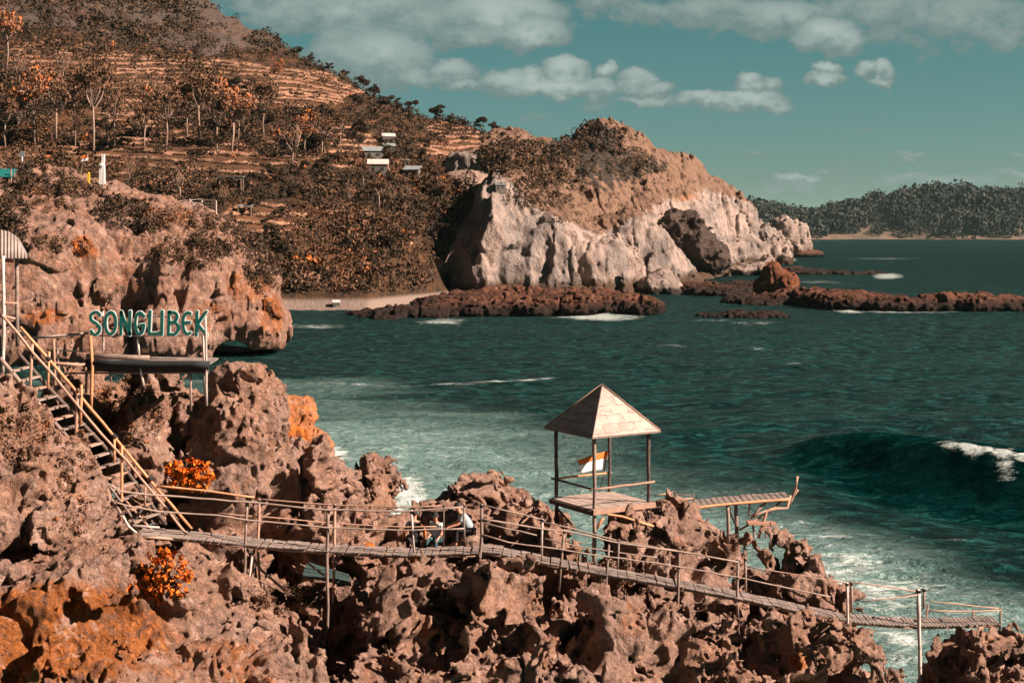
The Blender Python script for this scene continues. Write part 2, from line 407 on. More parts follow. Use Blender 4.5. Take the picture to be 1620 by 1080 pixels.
stains = [(100,1000,280,120,1.0,28,40),(340,1050,150,70,.65,28,40),(60,870,60,60,.5,30,42),(560,900,60,30,.5,40,50),(740,1050,120,40,.5,30,42),(1060,1000,120,40,.45,30,46),(190,640,70,70,.75,40,50),(130,720,50,70,.5,36,50),(60,1000,200,90,.75,28,40),(0,1040,120,90,.95,28,40),(180,940,120,90,.5,28,40),(40,680,60,50,.6,30,50),
 (700,990,70,60,.7,30,42),(760,960,50,50,.6,30,42),(840,960,70,60,.55,30,42),(900,1010,80,60,.5,30,42),(600,1060,60,50,.5,30,42),(1265,1045,26,22,1.2,30,44),(1010,980,60,50,.5,30,42),
 (690,870,60,20,.5,40,50),(1440,1060,80,60,.6,40,50),(1330,1040,60,60,.5,30,50),(450,880,80,80,.5,40,48),(560,850,60,50,.55,44,52),(720,800,40,40,.45,44,52),(1150,1040,80,50,.45,30,50),(240,1060,160,60,.5,28,40),(1500,1040,40,60,.5,40,50)]
add_attr(me, 'stain', stain_attr(V, stains, .36))
shore = new_obj('rocky_shore', me, M_near, smooth=True); tag(shore, kind='structure')
# ================================================================ sea
foam_blobs = [(945,502,85,7,1.2),(700,509,50,6,.9),(500,515,70,4,.9),(1430,491,115,6,1.1),(1350,490,40,7,1.2),(1560,489,60,4,.8),(1405,437,30,6,1.2),(1240,411,26,5,1.2),(1142,425,18,6,1.1),(1180,432,26,4,.9),(1400,409,80,3,.8),(1290,446,60,4,.8),(1120,508,60,4,.7),(1200,512,60,4,.7),
 (515,722,44,20,1.3),(500,742,60,18,1.1),(645,775,36,34,1.3),(625,800,30,20,1.0),(560,706,40,8,.5),(740,690,60,5,.4),(1340,900,90,30,.95),(1400,940,120,40,.95),(1250,830,60,14,.7),(1330,850,120,8,.7),(1150,818,90,6,.6),(830,725,60,4,.5),(700,655,120,4,.5),(880,690,50,3,.45),(1300,880,80,20,.6),(1425,1010,60,50,.95),(1560,960,120,40,.55),(1480,850,110,10,.45),(1250,855,60,8,.45),(1110,800,70,8,.4)]
streaks = [([(430,603),(560,609),(640,611),(760,606),(920,598)],2.6,1.0),([(940,542),(1080,546),(1200,546),(1350,552)],3.0,.75),([(1160,548),(1260,553),(1360,548)],3.5,.8),([(1210,582),(1290,574),(1350,562)],3,.7),([(1380,522),(1480,526)],3,.7),([(1490,520),(1580,516)],3,.5),([(1300,408),(1480,409)],2,.8),([(1260,445),(1420,452)],2.4,.7)]
def sea_grid():
    py = np.concatenate([HY+np.array([.6,1,1.6,2.4,3.5,5,7,9,11.5]), np.arange(375.5, 470, 1.5), np.arange(470, 1130, 1.15), np.arange(1132, 1500, 14), np.array([1700, 2200, 3400])])
    Yr = H*F/(py-HY)
    pxs = np.concatenate([np.array([-9000,-5000,-2600,-1400,-800,-400,-200]), np.arange(-100, 1725, 2.6), np.array([1760,1850,2000,2300,2900,4500,8000,12000])])
    Yg, pxg = np.meshgrid(Yr, pxs, indexing='ij'); pyg = np.repeat(py[:, None], len(pxs), 1)
    X = (pxg-CX)/F*Yg
    return X, Yg, pxg, pyg
X, Yg, pxg, pyg = sea_grid()
one = np.zeros_like(X)
amp = sstep(Yg, 30, 90)*1.0
Z = .34*fbm(X*.45, Yg, one, 4.5, 3, 300)*amp + .22*fbm(X*.6, Yg*1.1, one+4, 1.7, 2, 310) + .3*fbm(X*.4, Yg, one+9, 11, 2, 320)*amp
# the swell that breaks on the right
cy = np.interp(pxg, [1050,1150,1250,1330,1400,1480,1560,1640,1720,2000], [700,705,712,722,734,744,758,768,772,775])
cY = H*F/(cy-HY)
hgt = 2.2*sstep(pxg, 1130, 1450)
dd = (Yg-cY)
Z += hgt*np.where(dd < 0, np.exp(-(dd/3.4)**2), np.exp(-(dd/11.)**2))
Z += -.5*hgt*np.exp(-((dd+11)/6.)**2)
cy2 = np.interp(pxg, [850,1000,1200,1400,1620], [690,694,682,672,668]); d2 = Yg-H*F/(cy2-HY)
Z += .55*sstep(pxg, 880, 1150)*np.where(d2 < 0, np.exp(-(d2/3.5)**2), np.exp(-(d2/8.)**2))
V = np.stack([X, Yg, Z], -1).reshape(-1, 3)
nr, ncl = X.shape
g = np.arange(nr*ncl).reshape(nr, ncl)
Q = np.stack([g[1:, :-1], g[1:, 1:], g[:-1, 1:], g[:-1, :-1]], -1).reshape(-1, 4)
me = np_mesh('sea', V, Q)
foam = np.zeros_like(X)
for a, b, rx, ry, st in foam_blobs:
    e = 1-((pxg-a)/rx)**2-((pyg-b)/ry)**2
    foam = np.maximum(foam, st*np.clip(e, 0, 1)**.5)
for pl, hw, st in streaks:
    xs = [q[0] for q in pl]; ys = [q[1] for q in pl]
    c = np.interp(pxg, xs, ys)+2.0*vn(X/9, one, one+5, 3)
    e = np.exp(-((pyg-c)/hw)**2)*sstep(pxg, xs[0], xs[0]+30)*(1-sstep(pxg, xs[-1]-60, xs[-1]))
    foam = np.maximum(foam, st*e*(.75+.35*vn(X/6, Yg/3, one, 4)))
crest = np.exp(-((dd+.3)/1.2)**2)
br = vn(X/4.2, one, one+2, 8)
foam = np.maximum(foam, 1.5*np.exp(-((dd+.5)/1.7)**2)*sstep(br+.5*vn(X/1.2, Yg/1.2, one, 9), -.1, .5)*sstep(pxg, 1400, 1470))
foam = np.maximum(foam, 1.05*np.exp(-((dd+2.2)/2.2)**2)*np.exp(-((pxg-1592)/26)**2))
foam = np.maximum(foam, 1.05*np.exp(-((dd+.8)/1.5)**2)*np.exp(-((pxg-1500)/28)**2))
# pale aerated water near the shore
mb = np.interp(pxg, [-100,430,520,640,760,900,1000,1120,1250,1340,1430,1540,1640,1800], [640,640,650,660,690,730,762,786,808,846,880,925,960,980])
mb = mb + 46*fbm(X*.35, Yg, one, 9, 4, 330)+10
milk = sstep(pyg-mb, -60, 40)*(1.0+.25*fbm(X*.25, Yg, one, 4, 3, 340))
milk = np.maximum(milk, .55*sstep(pyg-mb, -110, -10)*sstep(fbm(X*.25, Yg, one, 6, 3, 350), -.1, .35)*(1-sstep(pxg, 900, 1150)))
milk *= (pyg > 600)
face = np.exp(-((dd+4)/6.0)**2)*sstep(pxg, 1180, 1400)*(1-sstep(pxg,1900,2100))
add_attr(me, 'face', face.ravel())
add_attr(me, 'foam', foam.ravel()); add_attr(me, 'milk', milk.ravel())
m, t, bs = mat_new('sea_water')
p = pos_vec(t)
fo = t.attr('foam'); mi = t.attr('milk')
ps = t.vscale(p, (.65, 1, 1))
n1 = t.noise(ps, .42, 5, .62, .5); n2 = t.noise(ps, 1.5, 6, .68, .6); n3 = t.noise(t.vscale(p, (.5, 1, 1)), 1.3, 8, .75, 1.2)
nlace = t.noise(t.vscale(p, (.5, .9, 1)), .32, 8, .8, 1.6)
nf = t.noise(t.vscale(p, (.35, 1, 1)), .06, 5, .6)
deep = t.mix(t.ss(nf, .35, .65), (.0005, .016, .016), (.0012, .026, .025))
milkc = t.mix(n3, (.100, .192, .182), (.178, .288, .273))
deep = t.mix(t.math('MULTIPLY', t.attr('face'), .6), deep, (.0005,.010,.0105))  # wave face painted darker, standing for its weaker reflection of the sky
nr_ = t.noise(t.vscale(p, (.55, 1, 1)), .9, 7, .72, .8)  # ripple dapple: sky-bright facets and dark troughs painted into the water colour
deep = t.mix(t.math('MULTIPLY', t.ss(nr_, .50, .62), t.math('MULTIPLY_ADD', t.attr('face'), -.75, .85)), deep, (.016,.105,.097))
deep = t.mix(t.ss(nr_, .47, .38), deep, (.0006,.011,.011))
c = t.mix(t.math('MULTIPLY', mi, t.ss(n1, .1, .6, .6, 1.0), clamp=True), deep, milkc)
f1 = t.ss(t.math('ADD', t.math('MULTIPLY', fo, .93), t.math('MULTIPLY', t.math('SUBTRACT', t.math('MULTIPLY_ADD', nlace, .6, t.math('MULTIPLY', n3, .4)), .5), 4.0)), .62, 1.15)
# lacy flecks in the pale water
fl = t.math('MULTIPLY', t.ss(t.math('ADD', n2, t.math('MULTIPLY', n3, .6)), .80, .97), t.math('MULTIPLY', mi, .32))
ff = t.math('MAXIMUM', f1, fl)
ff = t.math('MULTIPLY', ff, t.ss(fo, -.2, .25, .0, 1.0)) if False else ff
gate = t.math('MAXIMUM', t.ss(fo, .02, .3), t.math('MULTIPLY', mi, 1.0, clamp=True))
ff = t.math('MULTIPLY', ff, gate)
c = t.mix(ff, c, (.62, .70, .68))
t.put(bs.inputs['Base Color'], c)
t.put(bs.inputs['Roughness'], t.math('MULTIPLY_ADD', t.math('MAXIMUM', ff, t.math('MULTIPLY', mi, .35)), .5, .22))
bs.inputs['IOR'].default_value = 1.33
bs.inputs['Specular IOR Level'].default_value = .13
spy = t.node('ShaderNodeSeparateXYZ'); t.put(spy.inputs[0], p)
hb = t.math('ADD', t.math('MULTIPLY', n1, 1.0), t.math('MULTIPLY', n2, .6))
hb = t.math('MULTIPLY', hb, t.math('MULTIPLY', t.ss(spy.outputs[1], 120, 900, 1.0, 5.0), t.math('MULTIPLY_ADD', t.math('MINIMUM', mi, 1.0), -.5, 1.0)))
b = bump(t, bs, hb, 1.0, 2.4)
# a choppy sea mirrors little even at a grazing angle: cap the reflectance
lw = t.node('ShaderNodeLayerWeight'); lw.inputs[0].default_value = .5; t.l.new(b.outputs[0], lw.inputs['Normal'])
fr_ = t.math('MULTIPLY_ADD', t.math('POWER', lw.outputs['Facing'], 4.0), .30, .015)
fr_ = t.math('MULTIPLY', fr_, t.math('MULTIPLY_ADD', ff, -.9, 1.0))
fr_ = t.math('MULTIPLY', fr_, t.math('MULTIPLY_ADD', t.ss(t.attr('face'), .0, .35), -1.0, 1.0))
df = t.node('ShaderNodeBsdfDiffuse'); t.put(df.inputs[0], c); t.l.new(b.outputs[0], df.inputs['Normal'])
gl = t.node('ShaderNodeBsdfGlossy'); gl.inputs['Roughness'].default_value = .2; t.l.new(b.outputs[0], gl.inputs['Normal'])
mx = t.node('ShaderNodeMixShader'); t.put(mx.inputs[0], fr_); t.l.new(df.outputs[0], mx.inputs[1]); t.l.new(gl.outputs[0], mx.inputs[2])
t.l.new(mx.outputs[0], m.node_tree.nodes['Material Output'].inputs['Surface'])
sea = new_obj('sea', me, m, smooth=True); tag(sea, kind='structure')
# ================================================================ the cove hillside as one height field
def tps_fit(pts, lam=.5):
    p = np.array([(q.x, q.y) for q in pts]); z = np.array([q.z for q in pts]); n = len(p)
    sc = 100.0; p = p/sc
    d = np.sqrt(((p[:, None]-p[None])**2).sum(-1)); K = np.where(d > 0, d*d*np.log(d+1e-9), 0)
    A = np.zeros((n+3, n+3)); A[:n, :n] = K+lam*1e-3*np.eye(n); A[:n, n] = 1; A[:n, n+1:] = p; A[n, :n] = 1; A[n+1:, :n] = p.T
    return p, sc, np.linalg.solve(A, np.concatenate([z, [0, 0, 0]]))
def tps_eval(f, X, Y):
    p, sc, c = f; x = X/sc; y = Y/sc; o = c[-3]+c[-2]*x+c[-1]*y
    for (a, b), k in zip(p, c[:-3]):
        r2 = (x-a)**2+(y-b)**2; o = o+k*.5*r2*np.log(r2+1e-12)
    return o
hill_pts = [P(*q) for q in [
 (-420,470,300),(-420,330,345),(-420,240,385),(-420,100,480),(-420,-80,600),
 (-120,470,300),(60,470,300),(200,470,305),(330,470,312),(430,486,318),(520,489,318),(600,490,318),(650,486,325),
 (-120,330,345),(60,330,345),(250,335,348),(430,395,338),(520,400,345),(600,420,338),(640,440,338),
 (-120,240,385),(80,250,385),(250,255,392),(420,300,380),(520,330,372),(620,350,362),(700,350,365),
 (-120,100,480),(60,130,470),(250,130,490),(420,160,480),(560,200,470),(620,262,430),(680,270,425),
 (-120,-60,600),(100,-60,610),(250,-40,620),(350,0,630),(430,48,650),(480,92,640),(300,40,600),(480,110,560),(200,60,545),
 (540,115,600),(600,150,590),(660,175,575),(750,193,560),(800,215,540),(850,236,530),(885,240,520),(560,160,520),(700,230,490),(770,250,450),
 (760,235,425),(700,300,400),(780,292,402),(820,300,410),(850,270,470)]]
hill_pts += [P(*q) for q in [  # headland and white cliff
 (740,480,372),(760,410,384),(790,330,395),(800,470,378),(850,410,396),(880,330,420),(900,465,384),(950,400,425),(1000,455,420),(960,320,490),
 (880,275,500),(905,222,590),(935,200,600),(962,194,610),(985,205,615),(1060,228,640),(1105,250,680),(1030,217,630),(1085,240,655),(1130,278,715),(1050,262,600),(1090,285,630),(960,225,580),(1010,225,600),(1000,260,560),(1060,300,590),
 (1060,440,450),(1050,390,520),(1110,400,560),(1110,330,650),(1150,300,760),(1185,338,840),(1212,370,930),(1150,390,690),(1190,395,800),(1225,392,960),(1130,425,590)]]
hill_pts += [Vector(q) for q in [(-330,300,4),(-330,450,60),(-330,640,125),(-150,780,150),(0,760,60),(60,760,55),(60,900,40),(160,950,30),(200,1150,10),(0,1100,30),(-300,900,160),(40,260,-12),(120,350,-12),(160,500,-10),(240,700,-12),(330,900,-12),(300,1150,-10)]]
HF = tps_fit(hill_pts, .8)
SILX = [-420, -130, 300, 350, 430, 480, 540, 600, 660, 750, 800, 850, 885, 905, 935, 962, 985, 1060, 1105, 1150, 1185, 1212, 1228, 1262]
SILY = [-300, -170, -45, 2, 52, 94, 118, 152, 176, 194, 216, 236, 242, 226, 210, 203, 210, 231, 252, 302, 340, 372, 394, 410]
SILD = [650, 650, 640, 630, 650, 640, 620, 600, 580, 560, 545, 530, 530, 590, 600, 610, 615, 640, 690, 780, 850, 930, 980, 1000]
def hill_z(X, Y):
    z = tps_eval(HF, X, Y); px = CX+X/Y*F
    ray = H+(HY-np.interp(px, SILX, SILY)-3)/F*Y
    back = np.maximum(Y-np.interp(px, SILX, SILD), 0)
    ridge = H+(HY-np.interp(px, SILX, SILY)-1)/F*Y-np.abs(Y-np.interp(px, SILX, SILD))*.62
    z = np.where(px > 885, np.maximum(z, ridge), z)
    return smin(z, ray-back*.35, 2.0)
def terr_mask(px, py):
    m = np.zeros(px.shape)
    for a, b, rx, ry, st in [(90,90,90,30,1.0),(190,110,120,30,1.0),(330,120,120,30,1.0),(450,140,130,34,1.0),(540,130,60,24,1.0),(230,190,90,50,.9),(120,245,160,26,.9),(400,245,120,26,.9),(420,345,70,26,1.3),(820,225,110,26,.8),(860,260,60,26,.7),(730,205,60,14,1.0),(700,240,60,20,.5),(300,260,200,30,.6),(540,230,60,40,.6)]:
        m = np.maximum(m, st*np.clip(1-((px-a)/rx)**2-((py-b)/ry)**2, 0, 1)**.6)
    return m
pxs = np.arange(-420, 932, 2.2); Ys = 296*np.exp(.00155*np.arange(0, 660))
pg, Yg2 = np.meshgrid(pxs, Ys, indexing='ij'); Xg = (pg-CX)/F*Yg2
hz = hill_z(Xg, Yg2)
one = np.zeros_like(Xg)
hz = hz + 5*fbm(Xg, Yg2, one, 60, 3, 400)*sstep(hz, 2, 20) + 1.6*fbm(Xg, Yg2, one, 14, 3, 410)*sstep(hz, 1, 8)
pyh = HY+(H-hz)/Yg2*F
rocky = sstep(-pyh+np.interp(pg, [-131,30,200,330,430,560,930], [30,34,72,92,70,130,130]), -6, 14)*(pg < 640)
tm = terr_mask(pg, pyh)*(1-rocky*.7)
hz = hz - rocky*5.0*ridged(Xg, Yg2, one, 26, 4, 430)
jit = fbm(Xg, Yg2, one, 30, 2, 420)*2.2 + fbm(Xg, Yg2, one, 5, 2, 421)*.5
st = 2.5
q = (hz+jit)/st; fl = np.floor(q); fr = q-fl
hs = (fl+np.where(fr < .8, .5*fr/.8, .5+.5*sstep(fr, .80, .95)))*st-jit
tmm = sstep(tm+.25*fbm(Xg, Yg2, one, 9, 2, 425), .18, .36)
hz2 = hz*(1-tmm)+hs*tmm
# beach and the sunken part under the headland volume
beach = (pg > 430)*(pg < 690)
pxe = lambda py: np.interp(py, [200,290,350,400,470,500], [800,778,747,722,692,680])
pyk = HY+(H-hz2)/Yg2*F
e_ = pxe(pyk)
sink = sstep(pg, e_-8, e_+12)*sstep(pyk,278,296)*(1-sstep(Yg2, 420, 440)) + sstep(pg, 795, 830)*(1-sstep(Yg2, 420, 440)) + sstep(pg, 868, 885)*sstep(Yg2,460,480) + sstep(pg, 795, 830)*(1-sstep(Yg2, 465, 480))
dip = 1.9*sstep(pg, e_-110, e_-30)*sstep(pyk, 280, 330)*(1-sstep(Yg2, 420, 445))
hz2 = hz2-np.clip(sink, 0, 1)*7-dip*7
V = np.stack([Xg, Yg2, hz2], -1).reshape(-1, 3)
na_, nb_ = Xg.shape; g = np.arange(na_*nb_).reshape(na_, nb_)
Q = np.stack([g[:-1, :-1], g[1:, :-1], g[1:, 1:], g[:-1, 1:]], -1).reshape(-1, 4)
me = np_mesh('terraced_hill', V, Q)
lip = (tmm > .5)*sstep(fr, .74, .80)*(1-sstep(fr, .80, .86))
add_attr(me, 'terrace', tmm.ravel()); add_attr(me, 'rocky', rocky.ravel()); pale_ = sstep(1-((pg-752)/50)**2-((pyh-262)/34)**2, 0, .35)*(Yg2 < 470); add_attr(me, 'pale', pale_.ravel())
m, t, bs = mat_new('hill_soil')
p = pos_vec(t)
nrm = t.node('ShaderNodeNewGeometry'); sp = t.node('ShaderNodeSeparateXYZ'); t.l.new(nrm.outputs['True Normal'], sp.inputs[0])
n1 = t.noise(p, .05, 5, .6); n2 = t.noise(p, .5, 5, .65); n3 = t.noise(p, 2.0, 4, .7)
veg = t.mix(t.ss(n2, .38, .68), (0.026,0.019,0.014), (0.085,0.042,0.021))
veg = t.mix(t.ss(n1, .5, .66), veg, (0.125,0.056,0.028))
wall = t.mix(t.ss(n2, .35, .7), (0.31,0.172,0.112), (0.17,0.09,0.06))
wall = t.mix(t.math('MULTIPLY', t.ss(n3, .55, .72), .8), wall, (0.0528,0.033,0.0231))
steep = t.ss(sp.outputs[2], .84, .66)
c = t.mix(t.math('MULTIPLY', steep, t.attr('terrace')), t.mix(t.math('MULTIPLY', t.attr('terrace'), .25), veg, (0.1782,0.0858,0.0495)), wall)
rk = t.mix(t.ss(n2, .3, .62), (0.135,0.096,0.083), (0.052,0.040,0.034))
c = t.mix(t.math('MULTIPLY', t.attr('rocky'), t.ss(n2, .36, .50)), c, rk)
spz = t.node('ShaderNodeSeparateXYZ'); t.put(spz.inputs[0], p)
c = t.mix(t.ss(spz.outputs[2], 2.6, 1.4), c, (.20,.15,.125))
c = t.mix(t.ss(t.math('ADD', t.attr('pale'), t.math('MULTIPLY', t.math('SUBTRACT', n2, .5), .8)), .3, .6), c, t.mix(t.ss(n2, .4, .65), (.34,.24,.20), (.22,.145,.11)))
t.put(bs.inputs['Base Color'], c); bs.inputs['Roughness'].default_value = .95; bs.inputs['Specular IOR Level'].default_value = .1
bump(t, bs, t.math('ADD', n2, t.math('MULTIPLY', n3, .5)), .6, 1.0)
hill = new_obj('terraced_hill', me, m, smooth=False); tag(hill, kind='structure')
def ground_at(X, Y):
    "height of the built hill mesh (nearest grid sample)"
    i = int(round((px_of(X, Y)-pxs[0])/2.2)); j = int(round(math.log(Y/296)/.00155))
    i = min(max(i, 0), na_-1); j = min(max(j, 0), nb_-1); return float(hz2[i, j])
pyv = HY+(H-hz2)/Yg2*F
vis = np.zeros(pyv.shape, bool); runmin = np.full(na_, 1e9)
for j in range(nb_):
    vis[:, j] = pyv[:, j] < runmin; runmin = np.minimum(runmin, pyv[:, j])
def hit(px, py):
    "first point of the hill surface seen at a pixel"
    i = int(round((px-pxs[0])/2.2)); i = min(max(i, 0), na_-1)
    js = np.nonzero(pyv[i] <= py)[0]
    if len(js) == 0: return None
    j = js[0]; return Vector((float(Xg[i, j]), float(Ys[j]), float(hz2[i, j])))

# ================================================================ the white cliff and the headland behind it
cl_blobs = [(775,420,398,44,120,20,0),(796,340,402,24,56,14,0),(732,452,386,36,60,10,0),(850,430,402,70,90,18,0),(930,440,410,80,70,20,0),(870,370,425,60,60,20,0),
 (757,270,431,58,38,15,0),(1060,455,462,40,36,14,0),(1000,400,470,60,70,22,0)]
def cl_base(X, Y, Z):
    px = CX+X/Y*F; py = HY+(H-Z)/Y*F
    e = np.interp(py, [200,290,350,400,470,500], [775,778,747,722,692,680])
    upz = 1-sstep(py, 268, 292)
    d = (Z-hill_z(X, Y)+14*sstep(e-px, -4, 20)*(1-upz)+9*sstep(e-px, -30, 40)*upz)*.62
    for b in cl_blobs: d = smin(d, blobf(X, Y, Z, b[:6]), 5)
    return d
def cl_detail(x, y, z, d):
    sc = y/450.
    px = CX+x/y*F; py = HY+(H-z)/y*F
    up = sstep(z, 30, 60)
    d = d + 3.6*sc*fbm(x, y, z*.6, 24, 2, 500)
    d = d - (2.6-1.5*up)*sc*ridged(x, y, z*.38, 11, 4, 510)
    d = d - 1.0*sc*ridged(x*1.0, y, z, 3.2, 4, 520, .68)
    d = d + (2.4-1.6*up)*sc*groove(x, y, z*.35, 12, 7, 540) + .9*sc*groove(x, y, z*.6, 4.5, 5, 541)
    c = fbm(x, y, z*.8, 8, 2, 530); d = d + 5*sc*np.maximum(c-.3, 0)*(1-.6*up)
    return d
V, Q = volume_mesh('headland', cl_base, cl_detail, (640, 1262), (362, 1120), (-3, 82), 2.2, .0021, .62, 11, keep=600)
me = np_mesh('headland', V, Q)
px = px_of(V[:, 0], V[:, 1]); py = HY+(H-V[:, 2])/V[:, 1]*F
add_attr(me, 'stain', stain_attr(V, [(1000,330,60,24,.5,300,900),(930,330,60,20,.55,300,900),(770,270,22,20,.6,300,900),(880,300,60,24,.5,300,900),(1080,310,50,14,.6,300,900)], .0))
grassy = sstep(np.interp(px, [640,760,850,950,1050,1120,1215], [236,240,330,372,318,300,330])-py, -14, 14)
grassy = np.maximum(grassy, 0)
add_attr(me, 'grassy', grassy)
dk = np.zeros(len(V), np.float32)
for a, b, rx, ry, s_ in [(930,225,60,40,1.0),(900,235,50,20,.9),(970,262,80,34,.75),(1020,262,50,16,.7),(940,290,60,20,.5)]:
    dk = np.maximum(dk, s_*sstep(1-((px-a)/rx)**2-((py-b)/ry)**2, 0, .6))
add_attr(me, 'scrub', dk)
m, t, bs = mat_new('pale_cliff_rock')
p = pos_vec(t)
n1 = t.noise(p, .06, 5, .6, .5); n2 = t.noise(t.vscale(p, (1, 1, .5)), .35, 6, .65, .4); n3 = t.noise(p, 1.3, 5, .7)
c = t.mix(t.ss(n1, .42, .60), (.315,.24,.207), (.185,.155,.143))
ns = t.noise(t.vscale(p, (1, 1, .22)), .30, 6, .7, .6)
c = t.mix(t.math('MULTIPLY', t.ss(ns, .53, .64), .75), c, (.12,.088,.075))
c = t.mix(t.math('MULTIPLY', t.ss(ns, .45, .36), .6), c, (.38,.29,.25))
nk = t.noise(p, .9, 7, .75, 1.0)
c = t.mix(t.math('MULTIPLY', t.ss(nk, .55, .66), .8), c, (.07,.052,.045))
c = t.mix(t.ss(n2, .52, .70), c, (0.165,0.1089,0.0858))
c = t.mix(t.ss(t.math('ADD', t.attr('stain'), t.math('MULTIPLY', t.math('SUBTRACT', n2, .5), 1.2)), .35, .8), c, (0.264,0.1122,0.0462))
gr = t.mix(t.ss(n2, .4, .65), (.20,.122,.085), (.13,.078,.056))
gr = t.mix(t.ss(n3, .55, .7), gr, (0.066,0.0429,0.033))
ga = t.ss(t.math('ADD', t.attr('grassy'), t.math('MULTIPLY', t.math('SUBTRACT', n2, .5), 1.6)), .3, .7)
c = t.mix(ga, c, gr)
sc_ = t.ss(t.math('ADD', t.attr('scrub'), t.math('MULTIPLY', t.math('SUBTRACT', n2, .5), 2.2)), .45, .7)
c = t.mix(sc_, c, t.mix(t.ss(n3, .4, .6), (0.0264,0.0231,0.0198), (0.066,0.0495,0.0396)))
spz = t.node('ShaderNodeSeparateXYZ'); t.put(spz.inputs[0], p)
c = t.mix(t.ss(t.math('ADD', spz.outputs[2], t.math('MULTIPLY', n2, -4)), 3.0, .5), c, (0.0726,0.0462,0.033))
t.put(bs.inputs['Base Color'], c); bs.inputs['Roughness'].default_value = .95; bs.inputs['Specular IOR Level'].default_value = .1
bump(t, bs, t.math('ADD', n2, t.math('MULTIPLY', n3, .5)), .8, 1.6)
head = new_obj('headland', me, m, smooth=True); tag(head, kind='structure')

# ================================================================ the undercut cliff of the near cove
mc_blobs = [(-200,430,218,190,120,22),(-330,450,222,160,110,24),(-260,340,236,200,60,20),(-20,420,215,200,130,22),(60,480,205,120,110,18),(160,440,212,150,105,20),(270,440,214,120,100,18),(335,468,212,84,74,16),(388,490,210,46,62,13),(180,370,225,150,66,18),(60,348,228,130,70,18),(270,394,225,90,50,16),(380,434,216,34,46,10),
 (425,520,207,26,34,9),(60,314,235,90,34,14),(120,545,203,200,60,16),(290,530,203,80,60,14),(330,560,206,60,40,10)]
def mc_base(X, Y, Z):
    d = None
    for b in mc_blobs:
        q = blobf(X, Y, Z, b); d = q if d is None else smin(d, q, 3)
    return d
def mc_detail(x, y, z, d):
    px = CX+x/y*F; py = HY+(H-z)/y*F
    d = d + 1.7*fbm(x, y, z*.7, 11, 2, 600)
    d = d - 1.1*ridged(x, y, z*.5, 6.5, 4, 610)
    d = d - .55*ridged(x, y, z*.5, 1.9, 3, 620)
    d = d + 1.2*groove(x, y, z*.7, 6, 8, 640) + .45*groove(x, y, z*.8, 2.0, 5, 641)
    c = fbm(x, y, z, 4.5, 2, 630); d = d + 2.6*np.maximum(c-.25, 0)
    e = (1-np.sqrt(((px-368)/32)**2+((py-566)/27)**2))*3
    d = np.where(y < 222, np.maximum(d, e), d)
    e2 = (1-np.sqrt(((px-430)/60)**2+((py-574)/22)**2))*3
    return np.where(y < 222, np.maximum(d, e2), d)
V, Q = volume_mesh('undercut_cliff', mc_base, mc_detail, (-420, 470), (184, 262), (-2, 33), 2.2, .0021, .27, 5, keep=400)
me = np_mesh('undercut_cliff', V, Q)
add_attr(me, 'stain', stain_attr(V, [(395,450,60,50,.75,1,900),(430,500,30,60,.95,1,900),(210,440,60,40,.6,1,900),(70,500,50,24,.9,1,900),(140,400,30,24,.8,1,900),(330,500,80,40,.55,1,900),(130,380,20,14,1.0,1,900),(300,390,90,40,.5,1,900),(60,300,70,30,.5,1,900)], .1))
cove = new_obj('undercut_cliff', me, M_cliff, smooth=True); tag(cove, kind='structure')

# ================================================================ reefs and sea rocks
M_reef = rock_material('wet_reef_rock', (.19,.075,.045), (.10,.045,.03), (.26,.13,.085), (.36,.12,.05), 2.4, 1.0, dark=(.02,.014,.012), wet=2.1)
M_butt = rock_material('dark_buttress_rock', (.12,.085,.07), (.09,.06,.05), (.15,.11,.09), (.2,.12,.06), 4, .9, dark=(.02,.016,.014))
M_white = rock_material('pale_stack_rock', (.44,.33,.28), (.34,.26,.23), (.50,.38,.32), (.4,.2,.1), 5.0, .8, wet=1.5)
M_orange = rock_material('orange_sea_rock', (.50,.17,.055), (.36,.19,.12), (.42,.22,.14), (.75,.20,.03), 1.6, .6)
def sea_rock(name, blobs, mat, label, cat, sz, seed, rough=1.0, stain=.3, group=None, kmin=200, spots=None, res=2.0):
    if cat == 'reef': blobs = [(b[0], b[1]+b[4]*.18, b[2], b[3], b[4]*.82, b[5]) for b in blobs]
    y0 = min(b[2]-b[5] for b in blobs)-sz*1.2; y1 = max(b[2]+b[5] for b in blobs)+sz*1.2; ym = .5*(y0+y1)
    p0 = min(b[0]-b[3] for b in blobs)-sz/ym*F*1.2; p1 = max(b[0]+b[3] for b in blobs)+sz/ym*F*1.2
    ztop = max(P(b[0], b[1]-b[4], b[2]).z for b in blobs)+sz*1.3
    dz = ym/F*res*.9
    def base(X, Y, Z):
        d = None
        for b in blobs:
            q = blobf(X, Y, Z, b); d = q if d is None else smin(d, q, sz*.5)
        return d
    def det(x, y, z, d):
        d = d + rough*.45*sz*fbm(x, y, z, sz*2.2, 2, seed)
        d = d - rough*.42*sz*ridged(x, y, z*.7, sz*1.1, 4, seed+10, .62)+rough*.35*sz*groove(x, y, z*.6, sz*1.2, 6, seed+15)
        return d + rough*1.2*sz*np.maximum(fbm(x, y, z, sz*.8, 2, seed+20)-.25, 0)
    V, Q = volume_mesh(name, base, det, (p0, p1), (y0, y1), (-1.5, ztop), res, .0009*res*max(1, ym/350), dz, sz*1.4, keep=kmin)
    me = np_mesh(name, V, Q); add_attr(me, 'stain', stain_attr(V, [(a,b,c,d,e,0,9999) for a,b,c,d,e in (spots or [])], stain))
    o = new_obj(name, me, mat, smooth=True); tag(o, label, cat, group)
    return o
G = 'rocks standing in the sea'
